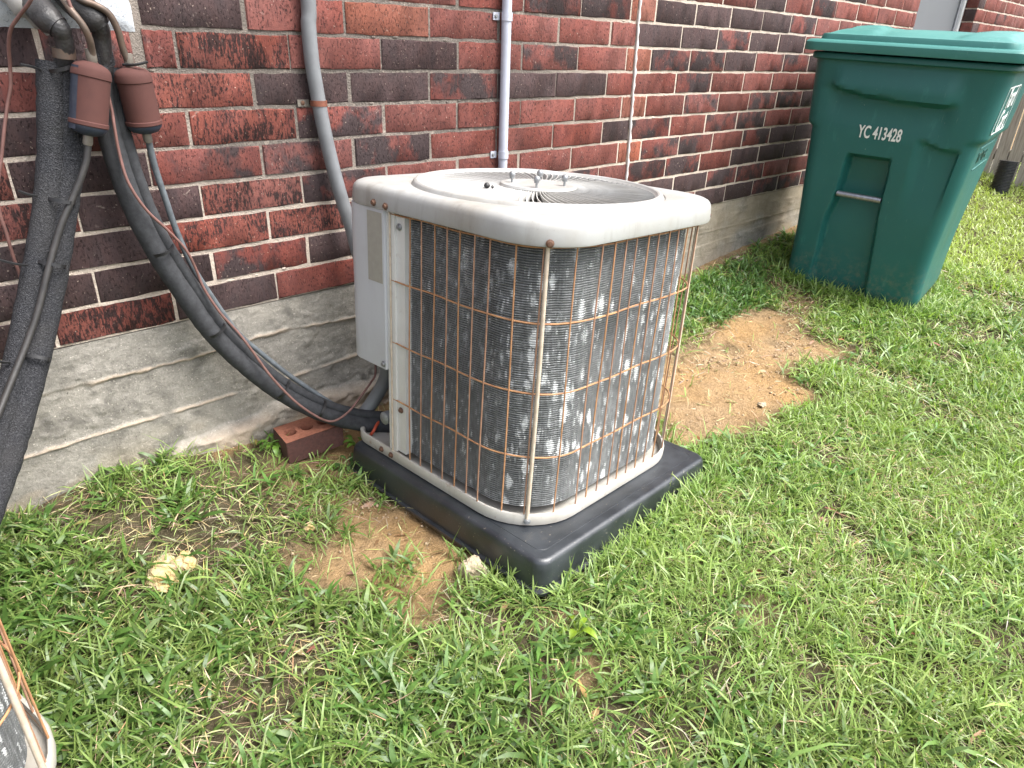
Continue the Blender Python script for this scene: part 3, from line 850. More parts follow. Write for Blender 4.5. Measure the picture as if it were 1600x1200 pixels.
def make_condenser(root):
    # base pan
    m = MB()
    thp = 9
    rings = [[(x, y, zz_) for x, y, zz_ in rr_c(B + h, CR + d, z)] for h, z, d in ((-.003, .000, 0), (.006, .002, .006), (.0075, .010, .007), (.0075, .027, .007), (.0055, .030, .005), (.001, .030, 0), (-.001, .026, 0), (-.002, .006, 0))]
    m.loft(rings, True, True, True)
    m.build('base_pan', MAT['pan_paint'], root, 40)
    # near-black block in place of the unlit compressor compartment and fan chamber
    m = MB()
    r1 = [[(x, y, z) for x, y in rr(.245, .245, .10, 8, .012, -.012)] for z in (.008, .630)]
    m.loft(r1, True, True, True)
    m.build('inner_lining', MAT['void'], root, 40)
    # coil: stacked fin rows bent round the unit
    m = MB()
    pin = upath(.021, .118, -.14, .013)
    n = len(pin); nr = 116
    zs0, zs1 = .030, .628
    nrm = []
    for i in range(n):
        a = pin[max(i - 1, 0)]; b = pin[min(i + 1, n - 1)]
        tx, ty = b[0] - a[0], b[1] - a[1]; L = math.hypot(tx, ty); nrm.append((ty / L, -tx / L))
    rings = []
    R = random.Random(5)
    for k in range(nr):
        z = zs0 + (zs1 - zs0) * k / nr; dz = (zs1 - zs0) / nr
        for (dd, fz) in ((.0046, .08), (.0000, .24), (.0000, .58), (.0046, .80)):
            ring = []
            for i, (x, y) in enumerate(pin):
                dent = .0035 * max(0, math.sin(i * 1.13 + k * .045) - .83) * 5 + R.uniform(0, .0009)
                d = dd + dent
                ring.append((x - nrm[i][0] * d, y - nrm[i][1] * d, z + dz * fz))
            rings.append(ring)
    m.loft(rings, False)
    m.build('condenser_coil', MAT['coil'], root)
    # corner post beside the control box
    T = Matrix.Translation((-.015, -.015, 0))
    m = MB()
    m.box((-.3045, .150, .0305), (-.282, .1745, .633), 0, T); m.box((-.2985, .121, .0305), (-.274, .1495, .633), 0, T)
    m.box((-.3065, .1720, .0305), (-.3046, .1762, .633), 0, T)
    m.build('corner_post', MAT['post_paint'], root)
    # control box cover, folded round the back corner
    m = MB()
    XL = -(B + .0105); YB = B + .006
    pr = [(XL + .0085, .1615), (XL, .163), (XL, .185), (XL, .225)]
    for k in range(9):
        a = rad(180 - 90 * k / 8); pr.append((XL + .058 + .058 * math.cos(a), YB - .058 + .058 * math.sin(a)))
    pr += [(-.20, YB), (-.10, YB), (.04, YB), (.04, YB - .011)]
    inner = [(XL + .0145, .1625)] + [(x * .965 + .0005, y * .965 + .004) for x, y in pr[1:-1]] + [(.036, YB - .013)]
    ring = pr + inner[::-1]
    m.loft([[(x, y, z) for x, y in ring] for z in (.2485, .2500, .632)], True, True, True)
    m.build('control_box_cover', MAT['panel_paint'], root, 35)
    m = MB(); m.box((XL - .0007, .1685, .4620), (XL + .0002, .2235, .6240)); m.build('faded_label', MAT['faded_label'], root)
    m = MB(); m.box((XL + .018, .165, .246), (-.03, YB - .016, .2488)); m.build('box_floor', MAT['void'], root)
    # service valves in the open corner
    m = MB()
    m.lathe([(.012, 0), (.019, .004), (.019, .03), (.013, .036), (.013, .055), (.017, .058), (.017, .075), (.010, .08)], 14, axis_matrix((-.245, .185, .105), (-.335, .185, .105)))
    m.lathe([(.010, -.03), (.014, -.028), (.014, .028), (.008, .034)], 12, Matrix.Translation((-.285, .185, .10)))
    m.build('service_valve', MAT['zinc'], root, 40)
    m = MB()
    m.lathe([(.009, 0), (.013, .003), (.013, .03), (.008, .036), (.008, .06)], 12, axis_matrix((-.236, .19, .165), (-.32, .19, .165)))
    m.build('service_valve', MAT['zinc'], root, 40)

    # cap (fan deck)
    thetas = [2 * math.pi * (k + .5) / 144 for k in range(144)]
    def sq(h, r, z): return [(x, y, z) for x, y in rr_polar(h, r, thetas, .085)]
    def ci(r, z): return [(r * math.cos(t), r * math.sin(t), z) for t in thetas]
    m = MB()
    HC = .3315
    rings = [sq(HC - .008, .128, .636), sq(HC - .004, .129, .631), sq(HC, .130, .633), sq(HC + .0015, .131, .640), sq(HC - .0005, .130, .664), sq(HC - .0025, .129, .672), sq(HC - .007, .126, .6780), sq(HC - .013, .123, .6812), sq(HC - .020, .12, .6825), sq(HC - .030, .115, .6838)]
    rings += [ci(.3005, .6842), ci(.299, .6838), ci(.2965, .6805), ci(.294, .6838), ci(.2915, .6890), ci(.289, .6910), ci(.284, .6922), ci(.2795, .6905), ci(.2765, .6865), ci(.2735, .6845), ci(.2720, .680), ci(.2710, .655)]
    m.loft(rings)
    m.build('fan_deck', MAT['cap_paint'], root, 32)
    # louvre grille: hub and vanes
    m = MB()
    m.lathe([(.270, .640), (.2705, .645)], 40, cap0=True, cap1=False)
    m.build('fan_chamber', MAT['void'], root, 40)  # near-black disc stands in for the unlit depth below the vanes
    m = MB()
    m.lathe([(.082, .672), (.0905, .676), (.0915, .687), (.088, .6915), (.080, .6925), (.074, .6905), (.040, .6915), (.0, .6920)], 48, cap1=False)
    m.build('grille_hub', MAT['cap_paint'], root, 40)
    vm = MB()
    secs = []
    for k in range(6):
        t = k / 5; rr_ = .084 + (.2735 - .084) * t
        w = .0075 + .0035 * t; al = rad(80 - 4 * t); sweep = .10 * t * t - .02 * t
        lip = .0010 + .0012 * t
        ct, st = math.cos(sweep), math.sin(sweep)
        px, py = rr_ * ct, rr_ * st
        hx, hy = st, -ct                                                      # horizontal run of the plate
        zc = .6775 + .0035 * (1 - t)
        ca, sa = math.cos(al), math.sin(al)
        ring = []
        for (u, v) in ((-w * ca, -w * sa), (w * ca, w * sa), (w * ca + lip, w * sa + lip * .15), (w * ca + lip, w * sa + lip * .15 - .0011), (w * ca + .0014, w * sa - .0016), (-w * ca + .0014, -w * sa - .0003)):
            ring.append((px + hx * u, py + hy * u, zc + v * .72))
        secs.append(ring)
    vm.loft(secs, True, True, True)
    vme = vm.mesh('vane', 25); vme.materials.append(MAT['vane_paint'])
    NV = 96
    for k in range(NV):
        link('vane', vme, root, (0, 0, rnd.uniform(-.0006, .0006)), (0, 0, 2 * math.pi * k / NV + rnd.uniform(-.004, .004)))
    # acorn nuts and studs on the hub
    bm_ = MB()
    bm_.lathe([(.0028, 0), (.0028, .010), (.0062, .0105), (.0062, .014), (.0075, .0165), (.0078, .020), (.006, .0245), (.002, .0265)], 12)
    bme = bm_.mesh('stud_nut', 50); bme.materials.append(MAT['zinc'])
    for k in range(4):
        a = rad(38 + 90 * k); link('stud_nut', bme, root, (.062 * math.cos(a), .062 * math.sin(a), .6905))
    # screws
    sm_ = MB(); sm_.lathe([(.0075, 0), (.0082, .002), (.0060, .0035), (.0052, .0038), (.0048, .0065), (.001, .007)], 10)
    sme = sm_.mesh('screw', 50); sme.materials.append(MAT['rust'])
    def screw(p, d, zinc=False):
        o = link('screw', sme, root); o.matrix_local = axis_matrix(p, Vector(p) + Vector(d))
        if zinc: o.material_slots[0].link = 'OBJECT'; o.material_slots[0].material = MAT['zinc']
    screw((-HC - .0012, .190, .645), (-1, 0, 0)); screw((-HC - .0012, .147, .643), (-1, 0, 0))
    s3 = .130 * .2929; s2 = CR * .2929
    for sx in (-1, 1): screw((sx * (HC - s3 + .001), -(HC - s3) - .001, .640), (sx, -1, 0))
    screw((-(B + .0105), .170, .262), (-1, 0, 0), True)
    screw((-(B + .0075), .190, .016), (-1, 0, 0)); screw((-(B + .0075), .150, .016), (-1, 0, 0)); screw((-B + .004, .122, .150), (-1, 0, 0)); screw((-B + .004, .123, .600), (-1, 0, 0), True)
    q2 = B + .0075 - (CR + .007) * .2929; screw((-q2, -q2, .015), (-1, -1, 0), True)
    # wire cage: rings and uprights, every wire a piece
    ring = upath(0, .150, -.10, .02)
    for zi, z in enumerate((.0200, .172, .3225, .475, .6265)):
        mm = MB()
        pts = [(x, y, z + .0012 * math.sin(i * .7 + zi)) for i, (x, y) in enumerate(ring)]
        pts = [(pts[0][0] + .012, pts[0][1] + .006, z)] + pts
        mm.tube(pts, .0021, 6)
        mm.build('ring_wire', MAT['rust_wire'], root, 60)
    wire_spots = []
    for y in np.arange(.0805, -.175, -.0408): wire_spots.append((-B - .0026, y))
    r = CR + .0026
    for a in (202.5, 222, 247.5): wire_spots.append((-B + CR + r * math.cos(rad(a)), -B + CR + r * math.sin(rad(a))))
    for x in np.arange(-.163, .17, .0405): wire_spots.append((x, -B - .0026))
    for a in (292, 315 + 9, 340): wire_spots.append((B - CR + r * math.cos(rad(a)), -B + CR + r * math.sin(rad(a))))
    for y in np.arange(-.155, .17, .0408): wire_spots.append((B + .0026, y))
    for x in np.arange(.14, -.10, -.0408): wire_spots.append((x, B + .0026))
    wmes = []
    for k in range(7):
        mm = MB(); R2 = random.Random(40 + k)
        b1, b2 = R2.uniform(-.0022, .0022), R2.uniform(-.003, .003)
        mm.tube([(b1 * math.sin(z * 9 + k), b2 * math.sin(z * 7 + k * 2), z) for z in np.linspace(.012, .634, 22)], .0018, 6)
        me = mm.mesh('upright_wire', 60); me.materials.append(MAT['rust_wire_pink'] if k % 3 else MAT['rust_wire']); wmes.append(me)
    for k, (x, y) in enumerate(wire_spots):
        link('upright_wire', wmes[(k * 5) % 7], root, (x, y, 0), (0, 0, k * 1.3))
    # pale rods: the ones that hold the cage at the corners
    mm = MB(); mm.tube([(.0008 * math.sin(z * 8), .0008 * math.cos(z * 9), z) for z in np.linspace(.016, .644, 18)], .0044, 8)
    rme = mm.mesh('cage_rod', 60); rme.materials.append(MAT['bar_metal'])
    q = B - s2 + .0055
    link('cage_rod', rme, root, (-q, -q, 0)); link('cage_rod', rme, root, (q, -q, 0)); link('cage_rod', rme, root, (q, q, 0))
    mm = MB(); mm.tube([(-.3235, .1465, z) for z in np.linspace(.016, .640, 10)], .0022, 6); mm.build('cage_rod', MAT['bar_metal'], root, 60)

ROT = (-0.015, 0.0495, 0.0497)
PADO = Vector((1.1593, -0.5524, 0.067))
RM = Euler(ROT).to_matrix()
def make_pad(name, loc, rot, label):
    root = empty(name, loc, rot, label, 'equipment pad', group='black pads under the air conditioners')
    m = MB()
    a = .3442
    prof = [(a + .012, -.079, .03), (a + .013, -.071, .03), (a + .0045, -.0695, .035), (a + .003, -.030, .033), (a + .001, -.011, .032), (a - .0015, -.005, .031), (a - .0055, -.0014, .029), (a - .010, -.0002, .0265), (a - .0125, 0, .0255),
            (a - .0290, 0, .022), (a - .0296, -.0009, .022), (a - .0302, 0, .022), (a - .034, 0, .022)]
    m.loft([[(x, y, z) for x, y in rr(h, h, r, 8)] for h, z, r in prof], True, True, True)
    m.build('slab', MAT['pad'], root, 45)
    return root
pad1 = make_pad('equipment_pad', PADO, ROT, 'black plastic pad under the caged white condenser, set in sandy soil')
ac_loc = PADO + RM @ Vector((.009, .048, .0008))
ac1 = empty('air_conditioner', ac_loc, ROT, 'white topped condenser unit with rusty wire cage, whole in view on black pad', 'air conditioner', group='caged condenser units by the wall')
make_condenser(ac1)
# second unit, close to the camera, only its corner in view
ROT2 = (-.0008, -.0063, .2259)
def copy_tree(src, dst):
    for ch in list(src.children):
        c = ch.copy(); COL.objects.link(c); c.parent = dst
        c.matrix_parent_inverse = ch.matrix_parent_inverse.copy(); c.matrix_basis = ch.matrix_basis.copy()
ac2 = empty('air_conditioner', (-.3571, -.5556, .0706), ROT2, 'rusty orange cage corner of another unit in the bottom left corner of the photo', 'air conditioner', group='caged condenser units by the wall')
copy_tree(ac1, ac2)
pad2 = make_pad('equipment_pad', Vector((-.3571, -.5556, .0698)) , ROT2, 'black pad under the cut off unit at the bottom left of the photo')
for ch in pad2.children: ch.data = pad1.children[0].data; ch.scale = (.86, .86, 1)

# small dark debris on the vanes
db = MB(); db.lathe([(.001, -.006), (.006, -.004), (.0075, 0), (.005, .005), (.001, .007)], 9); db.lathe([(.001, -.004), (.004, 0), (.001, .004)], 7, Matrix.Translation((.008, -.010, -.002)))
o = db.build('seed_pod', MAT['tape'], None, 60); o.location = ac_loc + RM @ Vector((-.140, .030, .6915))
tag(o, 'small dark seed pod lying on the white fan louvres', 'seed pod')

# ================================================================== PIPES AND CABLES
def V3(L): return [Vector((x, y, z)) for x, y, z in L]
LEFT = [(0.359, -0.075, 0.99), (0.337, -0.08, 0.892), (0.313, -0.085, 0.802), (0.27, -0.1, 0.689), (0.22, -0.12, 0.576), (0.164, -0.16, 0.471), (0.102, -0.21, 0.376), (0.05, -0.26, 0.31), (-0.022, -0.34, 0.239), (-.06, -.345, .20)]
RIGHT = [(0.437, -0.05, 0.985), (0.429, -0.055, 0.898), (0.432, -0.06, 0.814), (0.446, -0.06, 0.716), (0.471, -0.06, 0.623), (0.511, -0.06, 0.52), (0.555, -0.065, 0.416), (0.614, -0.08, 0.32), (0.684, -0.105, 0.231), (0.765, -0.145, 0.161), (0.845, -0.185, 0.118), (0.925, -0.235, 0.100)]
GREY = [(0.486, -0.075, 0.868), (0.487, -0.07, 0.842), (0.493, -0.06, 0.79), (0.503, -0.055, 0.728), (0.515, -0.05, 0.657), (0.536, -0.048, 0.572), (0.572, -0.05, 0.48), (0.612, -0.06, 0.391), (0.661, -0.07, 0.324), (0.713, -0.09, 0.259), (0.764, -0.12, 0.203), (0.81, -0.15, 0.157), (0.84, -0.18, 0.138)]
DARK = [(0.366, -0.125, 0.872), (0.362, -0.125, 0.853), (0.35, -0.125, 0.819), (0.323, -0.125, 0.772), (0.29, -0.13, 0.723), (0.265, -0.135, 0.679), (0.239, -0.145, 0.63), (0.205, -0.16, 0.566), (0.167, -0.18, 0.51), (0.124, -0.21, 0.456), (0.085, -0.24, 0.409), (.03, -.28, .35)]
PINK = [(0.378, -0.14, 1.098), (0.381, -0.14, 1.079), (0.389, -0.135, 1.059), (0.402, -0.12, 1.032), (0.407, -0.105, 1.007), (0.422, -0.088, 0.969), (0.426, -0.085, 0.912), (0.423, -0.09, 0.878), (0.422, -0.09, 0.83), (0.426, -0.095, 0.775), (0.449, -0.095, 0.718), (0.485, -0.09, 0.669), (0.516, -0.085, 0.621), (0.532, -0.08, 0.573), (0.542, -0.08, 0.526), (0.567, -0.09, 0.461), (0.599, -0.095, 0.406), (0.623, -0.11, 0.352), (0.647, -0.135, 0.291), (0.682, -0.165, 0.227), (0.723, -0.19, 0.177), (0.764, -0.205, 0.149), (0.815, -0.205, 0.160), (0.862, -0.205, 0.199), (0.888, -0.205, 0.223), (0.905, -0.205, 0.246), (0.915, -0.19, 0.30)]
WIRE = [(0.33, -0.13, 1.098), (0.322, -0.12, 1.084), (0.308, -0.09, 1.063), (0.297, -0.07, 1.045), (0.291, -0.05, 1.019), (0.288, -0.03, 0.982), (0.282, -0.025, 0.95), (0.27, -0.02, 0.918), (0.254, -0.02, 0.874), (0.237, -0.02, 0.824), (0.217, -0.02, 0.768), (0.211, -0.02, 0.727), (0.212, -0.02, 0.69), (0.212, -0.02, 0.646), (0.214, -0.02, 0.593), (0.209, -0.03, 0.551), (.20, -.06, .50)]

def side_offsets(pts, toward=Vector((0, -1, .25))):
    out = []
    for i, p in enumerate(pts):
        t = (pts[min(i + 1, len(pts) - 1)] - pts[max(i - 1, 0)]).normalized()
        out.append(t.cross(toward).normalized())
    return out
def foam_texture_tube(name, pts, r, mat, parent, n=14, lump=.0012, squash=1.0):
    pts = spline(V3(pts) if not isinstance(pts[0], Vector) else pts, 7)
    R = random.Random(len(pts))
    rs = [r + R.uniform(-lump, lump) for _ in pts]
    m = MB(); m.tube(pts, rs, n, squash=squash)
    return m.build(name, mat, parent, 60)
def tie_ring(pts_c, d, r1, r2, parent, tail=None, w=.0032):
    """cable tie: a flat band round a bundle, with its head and tail"""
    d = Vector(d).normalized(); u = Vector((0, 0, 1)).cross(d).normalized(); v = d.cross(u)
    m = MB()
    rings = []
    for k in range(20):
        a = 2 * math.pi * k / 20; c = Vector(pts_c) + u * (r1 * math.cos(a)) + v * (r2 * math.sin(a)); rd = (u * (r1 * math.cos(a)) + v * (r2 * math.sin(a))).normalized()
        rings.append([c + rd * .0022 + d * w, c + rd * .0022 - d * w, c - rd * .001 - d * w, c - rd * .001 + d * w])
    m.loft(rings + [rings[0]])
    if tail:
        tp = V3(tail); m.tube(tp, .0026, 5, smooth=4)
    return m.build('cable_tie', MAT['tie'], parent, 40)

# left run: two grey foam tubes side by side
p1 = empty('insulated_pipe', LEFT[0], label='thick twin grey foam pipe dropping straight to the lower left edge', cat='insulated pipe', group='insulated refrigerant pipes on the wall')
def local(L, root): o = Vector(root.location); return [Vector(p) - o for p in L]
lp = V3(LEFT); so = side_offsets(lp)
foam_texture_tube('foam_tube', local([p + s * .0140 for p, s in zip(lp, so)], p1), .0242, MAT['foam'], p1, squash=1.0)
foam_texture_tube('foam_tube', local([p - s * .0140 for p, s in zip(lp, so)], p1), .0242, MAT['foam'], p1, squash=1.0)
E1 = [(0.352, -0.005, 1.115), (0.345, -0.06, 1.088), (0.348, -0.100, 1.066), (0.360, -0.115, 1.050), (0.366, -0.110, 1.030), (0.364, -0.100, 1.005), (0.358, -0.085, 0.985)]
m = MB(); m.tube(local(V3(E1), p1), [.0200, .0205, .0190, .0175, .0150, .0145, .0150], 14, smooth=5); m.build('pipe_elbow', MAT['tape'], p1, 60)
m = MB(); m.tube(local(V3(E1)[:4], p1), [.0245, .0250, .0235, .0200], 14, smooth=4); m.build('torn_foam_sleeve', MAT['tape'], p1, 60)
m = MB(); m.tube(local([Vector(E1[5]) + Vector((0, 0, .012)), Vector(E1[5]) + Vector((-.001, .002, -.004))], p1), .0185, 14); m.build('pipe_collar', MAT['copper_old'], p1, 40)
tie_ring(Vector(LEFT[0]) - p1.location + Vector((-.004, 0, -.006)), (-.25, 0, 1), .041, .024, p1, tail=local([(.322, -.092, .980), (.309, -.100, .986), (.290, -.11, .990)], p1))
for q, tl in (((.296, -.092, .755), [(.262, -.105, .768), (.250, -.11, .773), (.236, -.11, .781)]), ((.250, -.108, .644), [(.215, -.13, .650), (.195, -.14, .659), (.165, -.135, .674)]), ((.171, -.155, .484), [(.14, -.18, .490), (.12, -.185, .500)])):
    i = min(range(len(lp)), key=lambda j: (lp[j] - Vector(q)).length); t = (lp[min(i + 1, len(lp) - 1)] - lp[i - 1])
    tie_ring(Vector(q) - p1.location, t, .0415, .0235, p1, tail=local(tl, p1))
# right run: main foam tube with a thinner one riding on it, swung across to the unit
p2_ = empty('insulated_pipe', RIGHT[0], label='dark foam pipe curving along the footing to the white unit', cat='insulated pipe', group='insulated refrigerant pipes on the wall')
rp = V3(RIGHT); so = side_offsets(rp)
ctr = [p + s * .009 for p, s in zip(rp, so)]
a_ = [p - s * .0085 for p, s in zip(rp, so)]
b_ = [p + s * .0185 + Vector((0, -.004, 0)) for p, s in zip(rp, so)]
dirn = -1 if (a_[4].x > b_[4].x) else 1
main, ride = (a_, b_) if dirn == 1 else ([p + s * .0085 for p, s in zip(rp, so)], [p - s * .0185 + Vector((0, -.004, 0)) for p, s in zip(rp, so)])
foam_texture_tube('foam_tube', local(main, p2_), .0225, MAT['foam_smooth'], p2_, lump=.0007)
foam_texture_tube('foam_tube', local(ride, p2_), .0128, MAT['foam_smooth'], p2_, n=10, lump=.0006)
E2 = [(0.405, -0.005, 1.118), (0.413, -0.060, 1.090), (0.427, -0.075, 1.070), (0.437, -0.075, 1.055), (0.440, -0.065, 1.034), (0.437, -0.058, 1.00), (0.437, -0.05, 0.975)]
m = MB(); m.tube(local(V3(E2), p2_), [.0215, .0220, .0215, .0165, .0160, .0160, .0185], 14, smooth=5); m.build('pipe_elbow', MAT['tape'], p2_, 60)
m = MB(); m.tube(local(V3(E2)[:4], p2_), [.026, .0268, .0262, .0225], 14, smooth=4); m.build('torn_foam_sleeve', MAT['tape'], p2_, 60)
m = MB(); m.tube(local([Vector((.437, -.055, 1.012)), Vector((.437, -.05, .990))], p2_), [.0205, .0215], 12); m.build('pipe_collar', MAT['foam'], p2_, 40)
tie_ring(Vector((.437, -.055, .993)) - p2_.location, (0, 0, 1), .028, .025, p2_, tail=local([(.462, -.085, .990), (.48, -.105, .991), (.500, -.11, .996)], p2_))
for i in (4, 6, 8, 9):
    t = rp[i + 1] - rp[i - 1]
    tie_ring((main[i] * .6 + ride[i] * .4) - p2_.location, t, .0345, .0245, p2_)

# filter driers
def drier(name, a, b, r, label, tube_pts, tube_end, loc):
    root = empty(name, a, label=label, cat='filter drier', group='rusty filter driers on the liquid lines')
    A, Bv = Vector(a), Vector(b); L = (Bv - A).length
    M = axis_matrix((0, 0, 0), Bv - A)
    m = MB()
    m.lathe([(.004, 0), (r * .45, .0012), (r * .80, .006), (r * .95, .0105), (r * 1.0, .0150), (r * 1.045, .0215), (r * 1.05, .0265), (r * 1.0, .028), (r, L - .026), (r * 1.045, L - .0245), (r * 1.05, L - .0185), (r * 1.0, L - .017)], 28, M, cap1=False)
    m.build('drier_body', MAT['drier'], root, 35)
    m = MB(); m.lathe([(r * .995, L - .0172), (r * .96, L - .012), (r * .75, L - .004), (r * .35, L), (.004, L + .001)], 28, M, cap0=False)
    m.build('drier_end', MAT['drier_blue'], root, 50)
    # strip of old blue paint down the sheltered side
    m = MB(); sd = Vector((-.93, .37, 0)) if loc else Vector((-.98, -.2, 0)); ax = (Bv - A).normalized(); sd = (sd - ax * sd.dot(ax)).normalized(); w = ax.cross(sd)
    rings = []
    for k in range(9):
        t = .012 + (L - .02) * k / 8
        rings.append([ax * t + (sd * math.cos(q) + w * math.sin(q)) * (r * 1.006) for q in (-.42, -.2, 0, .2, .42)])
    m.loft(rings, False); m.build('blue_paint', MAT['drier_blue'], root, 60)
    m = MB(); pts = [Vector(p) - A for p in tube_pts]
    m.tube(pts, .0062, 10, smooth=6); m.build('inlet_tube', MAT['copper_old'], root, 60)
    m = MB(); m.lathe([(.0070, 0), (.0092, .001), (.0092, .020), (.0075, .024)], 12, axis_matrix(pts[-1] + Vector((0, 0, .024)), pts[-1])); m.build('solder_cup', MAT['solder'], root, 50)
    m = MB(); m.lathe([(.0085, -.002), (.0088, .014), (.0070, .018)], 12, axis_matrix(Bv - A, (Bv - A) * 2)); m.build('solder_cup', MAT['solder'], root, 50)
    return root
T1 = [(0.372, -0.02, 1.135), (0.374, -0.11, 1.103), (0.38, -0.138, 1.078), (0.392, -0.145, 1.054), (0.399, -0.14, 1.032), (0.401, -0.13, 1.013), (0.400, -0.125, 0.994)]
T2 = [(0.395, -0.02, 1.125), (0.408, -0.09, 1.098), (0.432, -0.100, 1.088), (0.451, -0.10, 1.075), (0.462, -0.095, 1.048), (0.466, -0.09, 1.019), (0.474, -0.085, 0.986)]
drier('filter_drier', (0.399, -0.125, 0.996), (0.366, -0.125, 0.871), .0315, 'rusty brown filter drier cylinder hanging in front of the grey foam pipe', T1, None, 0)
drier('filter_drier', (0.475, -0.085, 0.987), (0.483, -0.078, 0.864), .0325, 'leaning rusty filter drier beside the flecked bricks, right one of the pair', T2, None, 1)

def line_thing(name, L, r, mat, label, cat, n=8, group=None, k=6):
    m = MB(); o = Vector(L[0])
    m.tube([Vector(p) - o for p in L], r, n, smooth=k)
    ob = m.build(name, mat, None, 60); ob.location = o
    return tag(ob, label, cat, group)
line_thing('liquid_line', GREY, .0066, MAT['liquid_line'], 'thin grey blue tube from the right drier following the curved foam pipe', 'refrigerant tube', 10)
line_thing('liquid_line', DARK, .0060, MAT['dark_line'], 'dark rubber tube from the left drier slanting across the twin foam pipe', 'refrigerant tube', 10)
line_thing('control_wire', PINK, .0031, MAT['wire_pink'], 'faded pinkish wire looping over the curved foam pipe and loose brick', 'wire', 7)
line_thing('control_wire', WIRE, .0032, MAT['wire_pink'], 'thin faded wire hanging down the bricks at the left edge', 'wire', 7)
# sleeve over the wall opening
m = MB(); SL = [(0.322, .02, 1.150), (0.322, -0.035, 1.112), (0.328, -0.055, 1.085), (0.342, -0.058, 1.064), (0.358, -0.050, 1.040)]
o = Vector(SL[0]); m.tube([Vector(p) - o for p in SL], [.030, .029, .024, .015, .007], 14, smooth=5)
s_ = m.build('pipe_sleeve', MAT['sleeve'], None, 60); s_.location = o
tag(s_, 'weathered grey sleeve where the pipes leave the pale rendered patch', 'pipe sleeve')

# grey conduit bent off the wall towards the unit
COND = [(0.9025, -0.022, 1.45), (0.901, -0.022, 1.133), (0.896, -0.022, 1.073), (0.897, -0.022, 0.993), (0.904, -0.022, 0.925), (0.91, -0.026, 0.857), (0.922, -0.030, 0.774), (0.937, -0.038, 0.686), (0.955, -0.05, 0.597), (0.964, -0.062, 0.525), (0.985, -0.09, 0.438), (1.02, -.15, .40)]
c1 = empty('conduit', COND[0], label='grey bent conduit curving down the bricks behind the white unit', cat='conduit', group='conduits fixed to the brick wall')
m = MB(); m.tube(local(V3(COND), c1), .0175, 14, smooth=7); m.build('pipe', MAT['pvc_grey'], c1, 60)
m = MB()
ctr = Vector((.9055, -.022, .906)) - c1.location
rings = []
for k in range(11):
    a = rad(-20 + 220 * k / 10); rd = Vector((math.cos(a), -math.sin(a), 0)); c = ctr + rd * .0192
    rings.append([c + rd * .001 + Vector((0, 0, .0065)), c + rd * .001 - Vector((0, 0, .0065)), c - rd * .001 - Vector((0, 0, .0065)), c - rd * .001 + Vector((0, 0, .0065))])
m.loft(rings, True, True, True)
st = m.build('strap', MAT['copper_strap'], c1, 40)
m = MB(); m.box(ctr + Vector((-.046, .018, -.008)), ctr + Vector((-.016, .0205, .0075))); m.build('strap_tab', MAT['solder'], c1)
m = MB(); m.lathe([(.0045, 0), (.0055, .001), (.0035, .003)], 8, axis_matrix(ctr + Vector((-.033, .018, 0)), ctr + Vector((-.033, .010, 0)))); m.build('screw', MAT['rust'], c1, 50)
# pale straight conduit
c2 = empty('conduit', (1.5277, -.0175, .43), label='straight pale conduit running up the wall behind the fan deck', cat='conduit', group='conduits fixed to the brick wall')
m = MB(); m.tube([(0, 0, z) for z in (0, .3, .72, 1.1, 1.6)], .0142, 14); m.build('pipe', MAT['pvc_pale'], c2, 60)
for z in (1.121 - .43, .742 - .43):
    m = MB(); rings = []
    for k in range(11):
        a = rad(-10 + 200 * k / 10); rd = Vector((math.cos(a), -math.sin(a), 0)); c = rd * .0158 + Vector((0, 0, z))
        rings.append([c + rd * .0011 + Vector((0, 0, .011)), c + rd * .0011 - Vector((0, 0, .011)), c - rd * .0011 - Vector((0, 0, .011)), c - rd * .0011 + Vector((0, 0, .011))])
    m.loft(rings, True, True, True); m.box((-.038, .0142, z - .010), (-.0146, .0172, z + .010))
    cl = m.build('clip', MAT['pvc_pale'], c2, 40)
    m = MB(); m.lathe([(.004, 0), (.0062, .001), (.004, .0042)], 9, axis_matrix((-.029, .0145, z), (-.029, .005, z))); m.build('screw', MAT['zinc'], cl, 50)

WHIP = [(0.985, -0.17, 0.33), (0.954, -0.195, 0.274), (0.945, -0.19, 0.214), (0.925, -0.185, 0.176), (0.894, -0.18, 0.138), (0.868, -0.176, 0.112)]
line_thing('drain_hose', WHIP, .0190, MAT['pvc_grey'], 'short dark grey hose slanting out below the control box cover', 'hose', 12)
OW = [(.893, -.228, .112), (.876, -.240, .110), (.862, -.246, .100), (.850, -.238, .080), (.846, -.235, .062), (.856, -.236, .050), (.868, -.240, .052)]
line_thing('orange_wire', OW, .0042, MAT['wire_orange'], 'orange wire loop under the foam pipe beside the black pad', 'wire', 7)

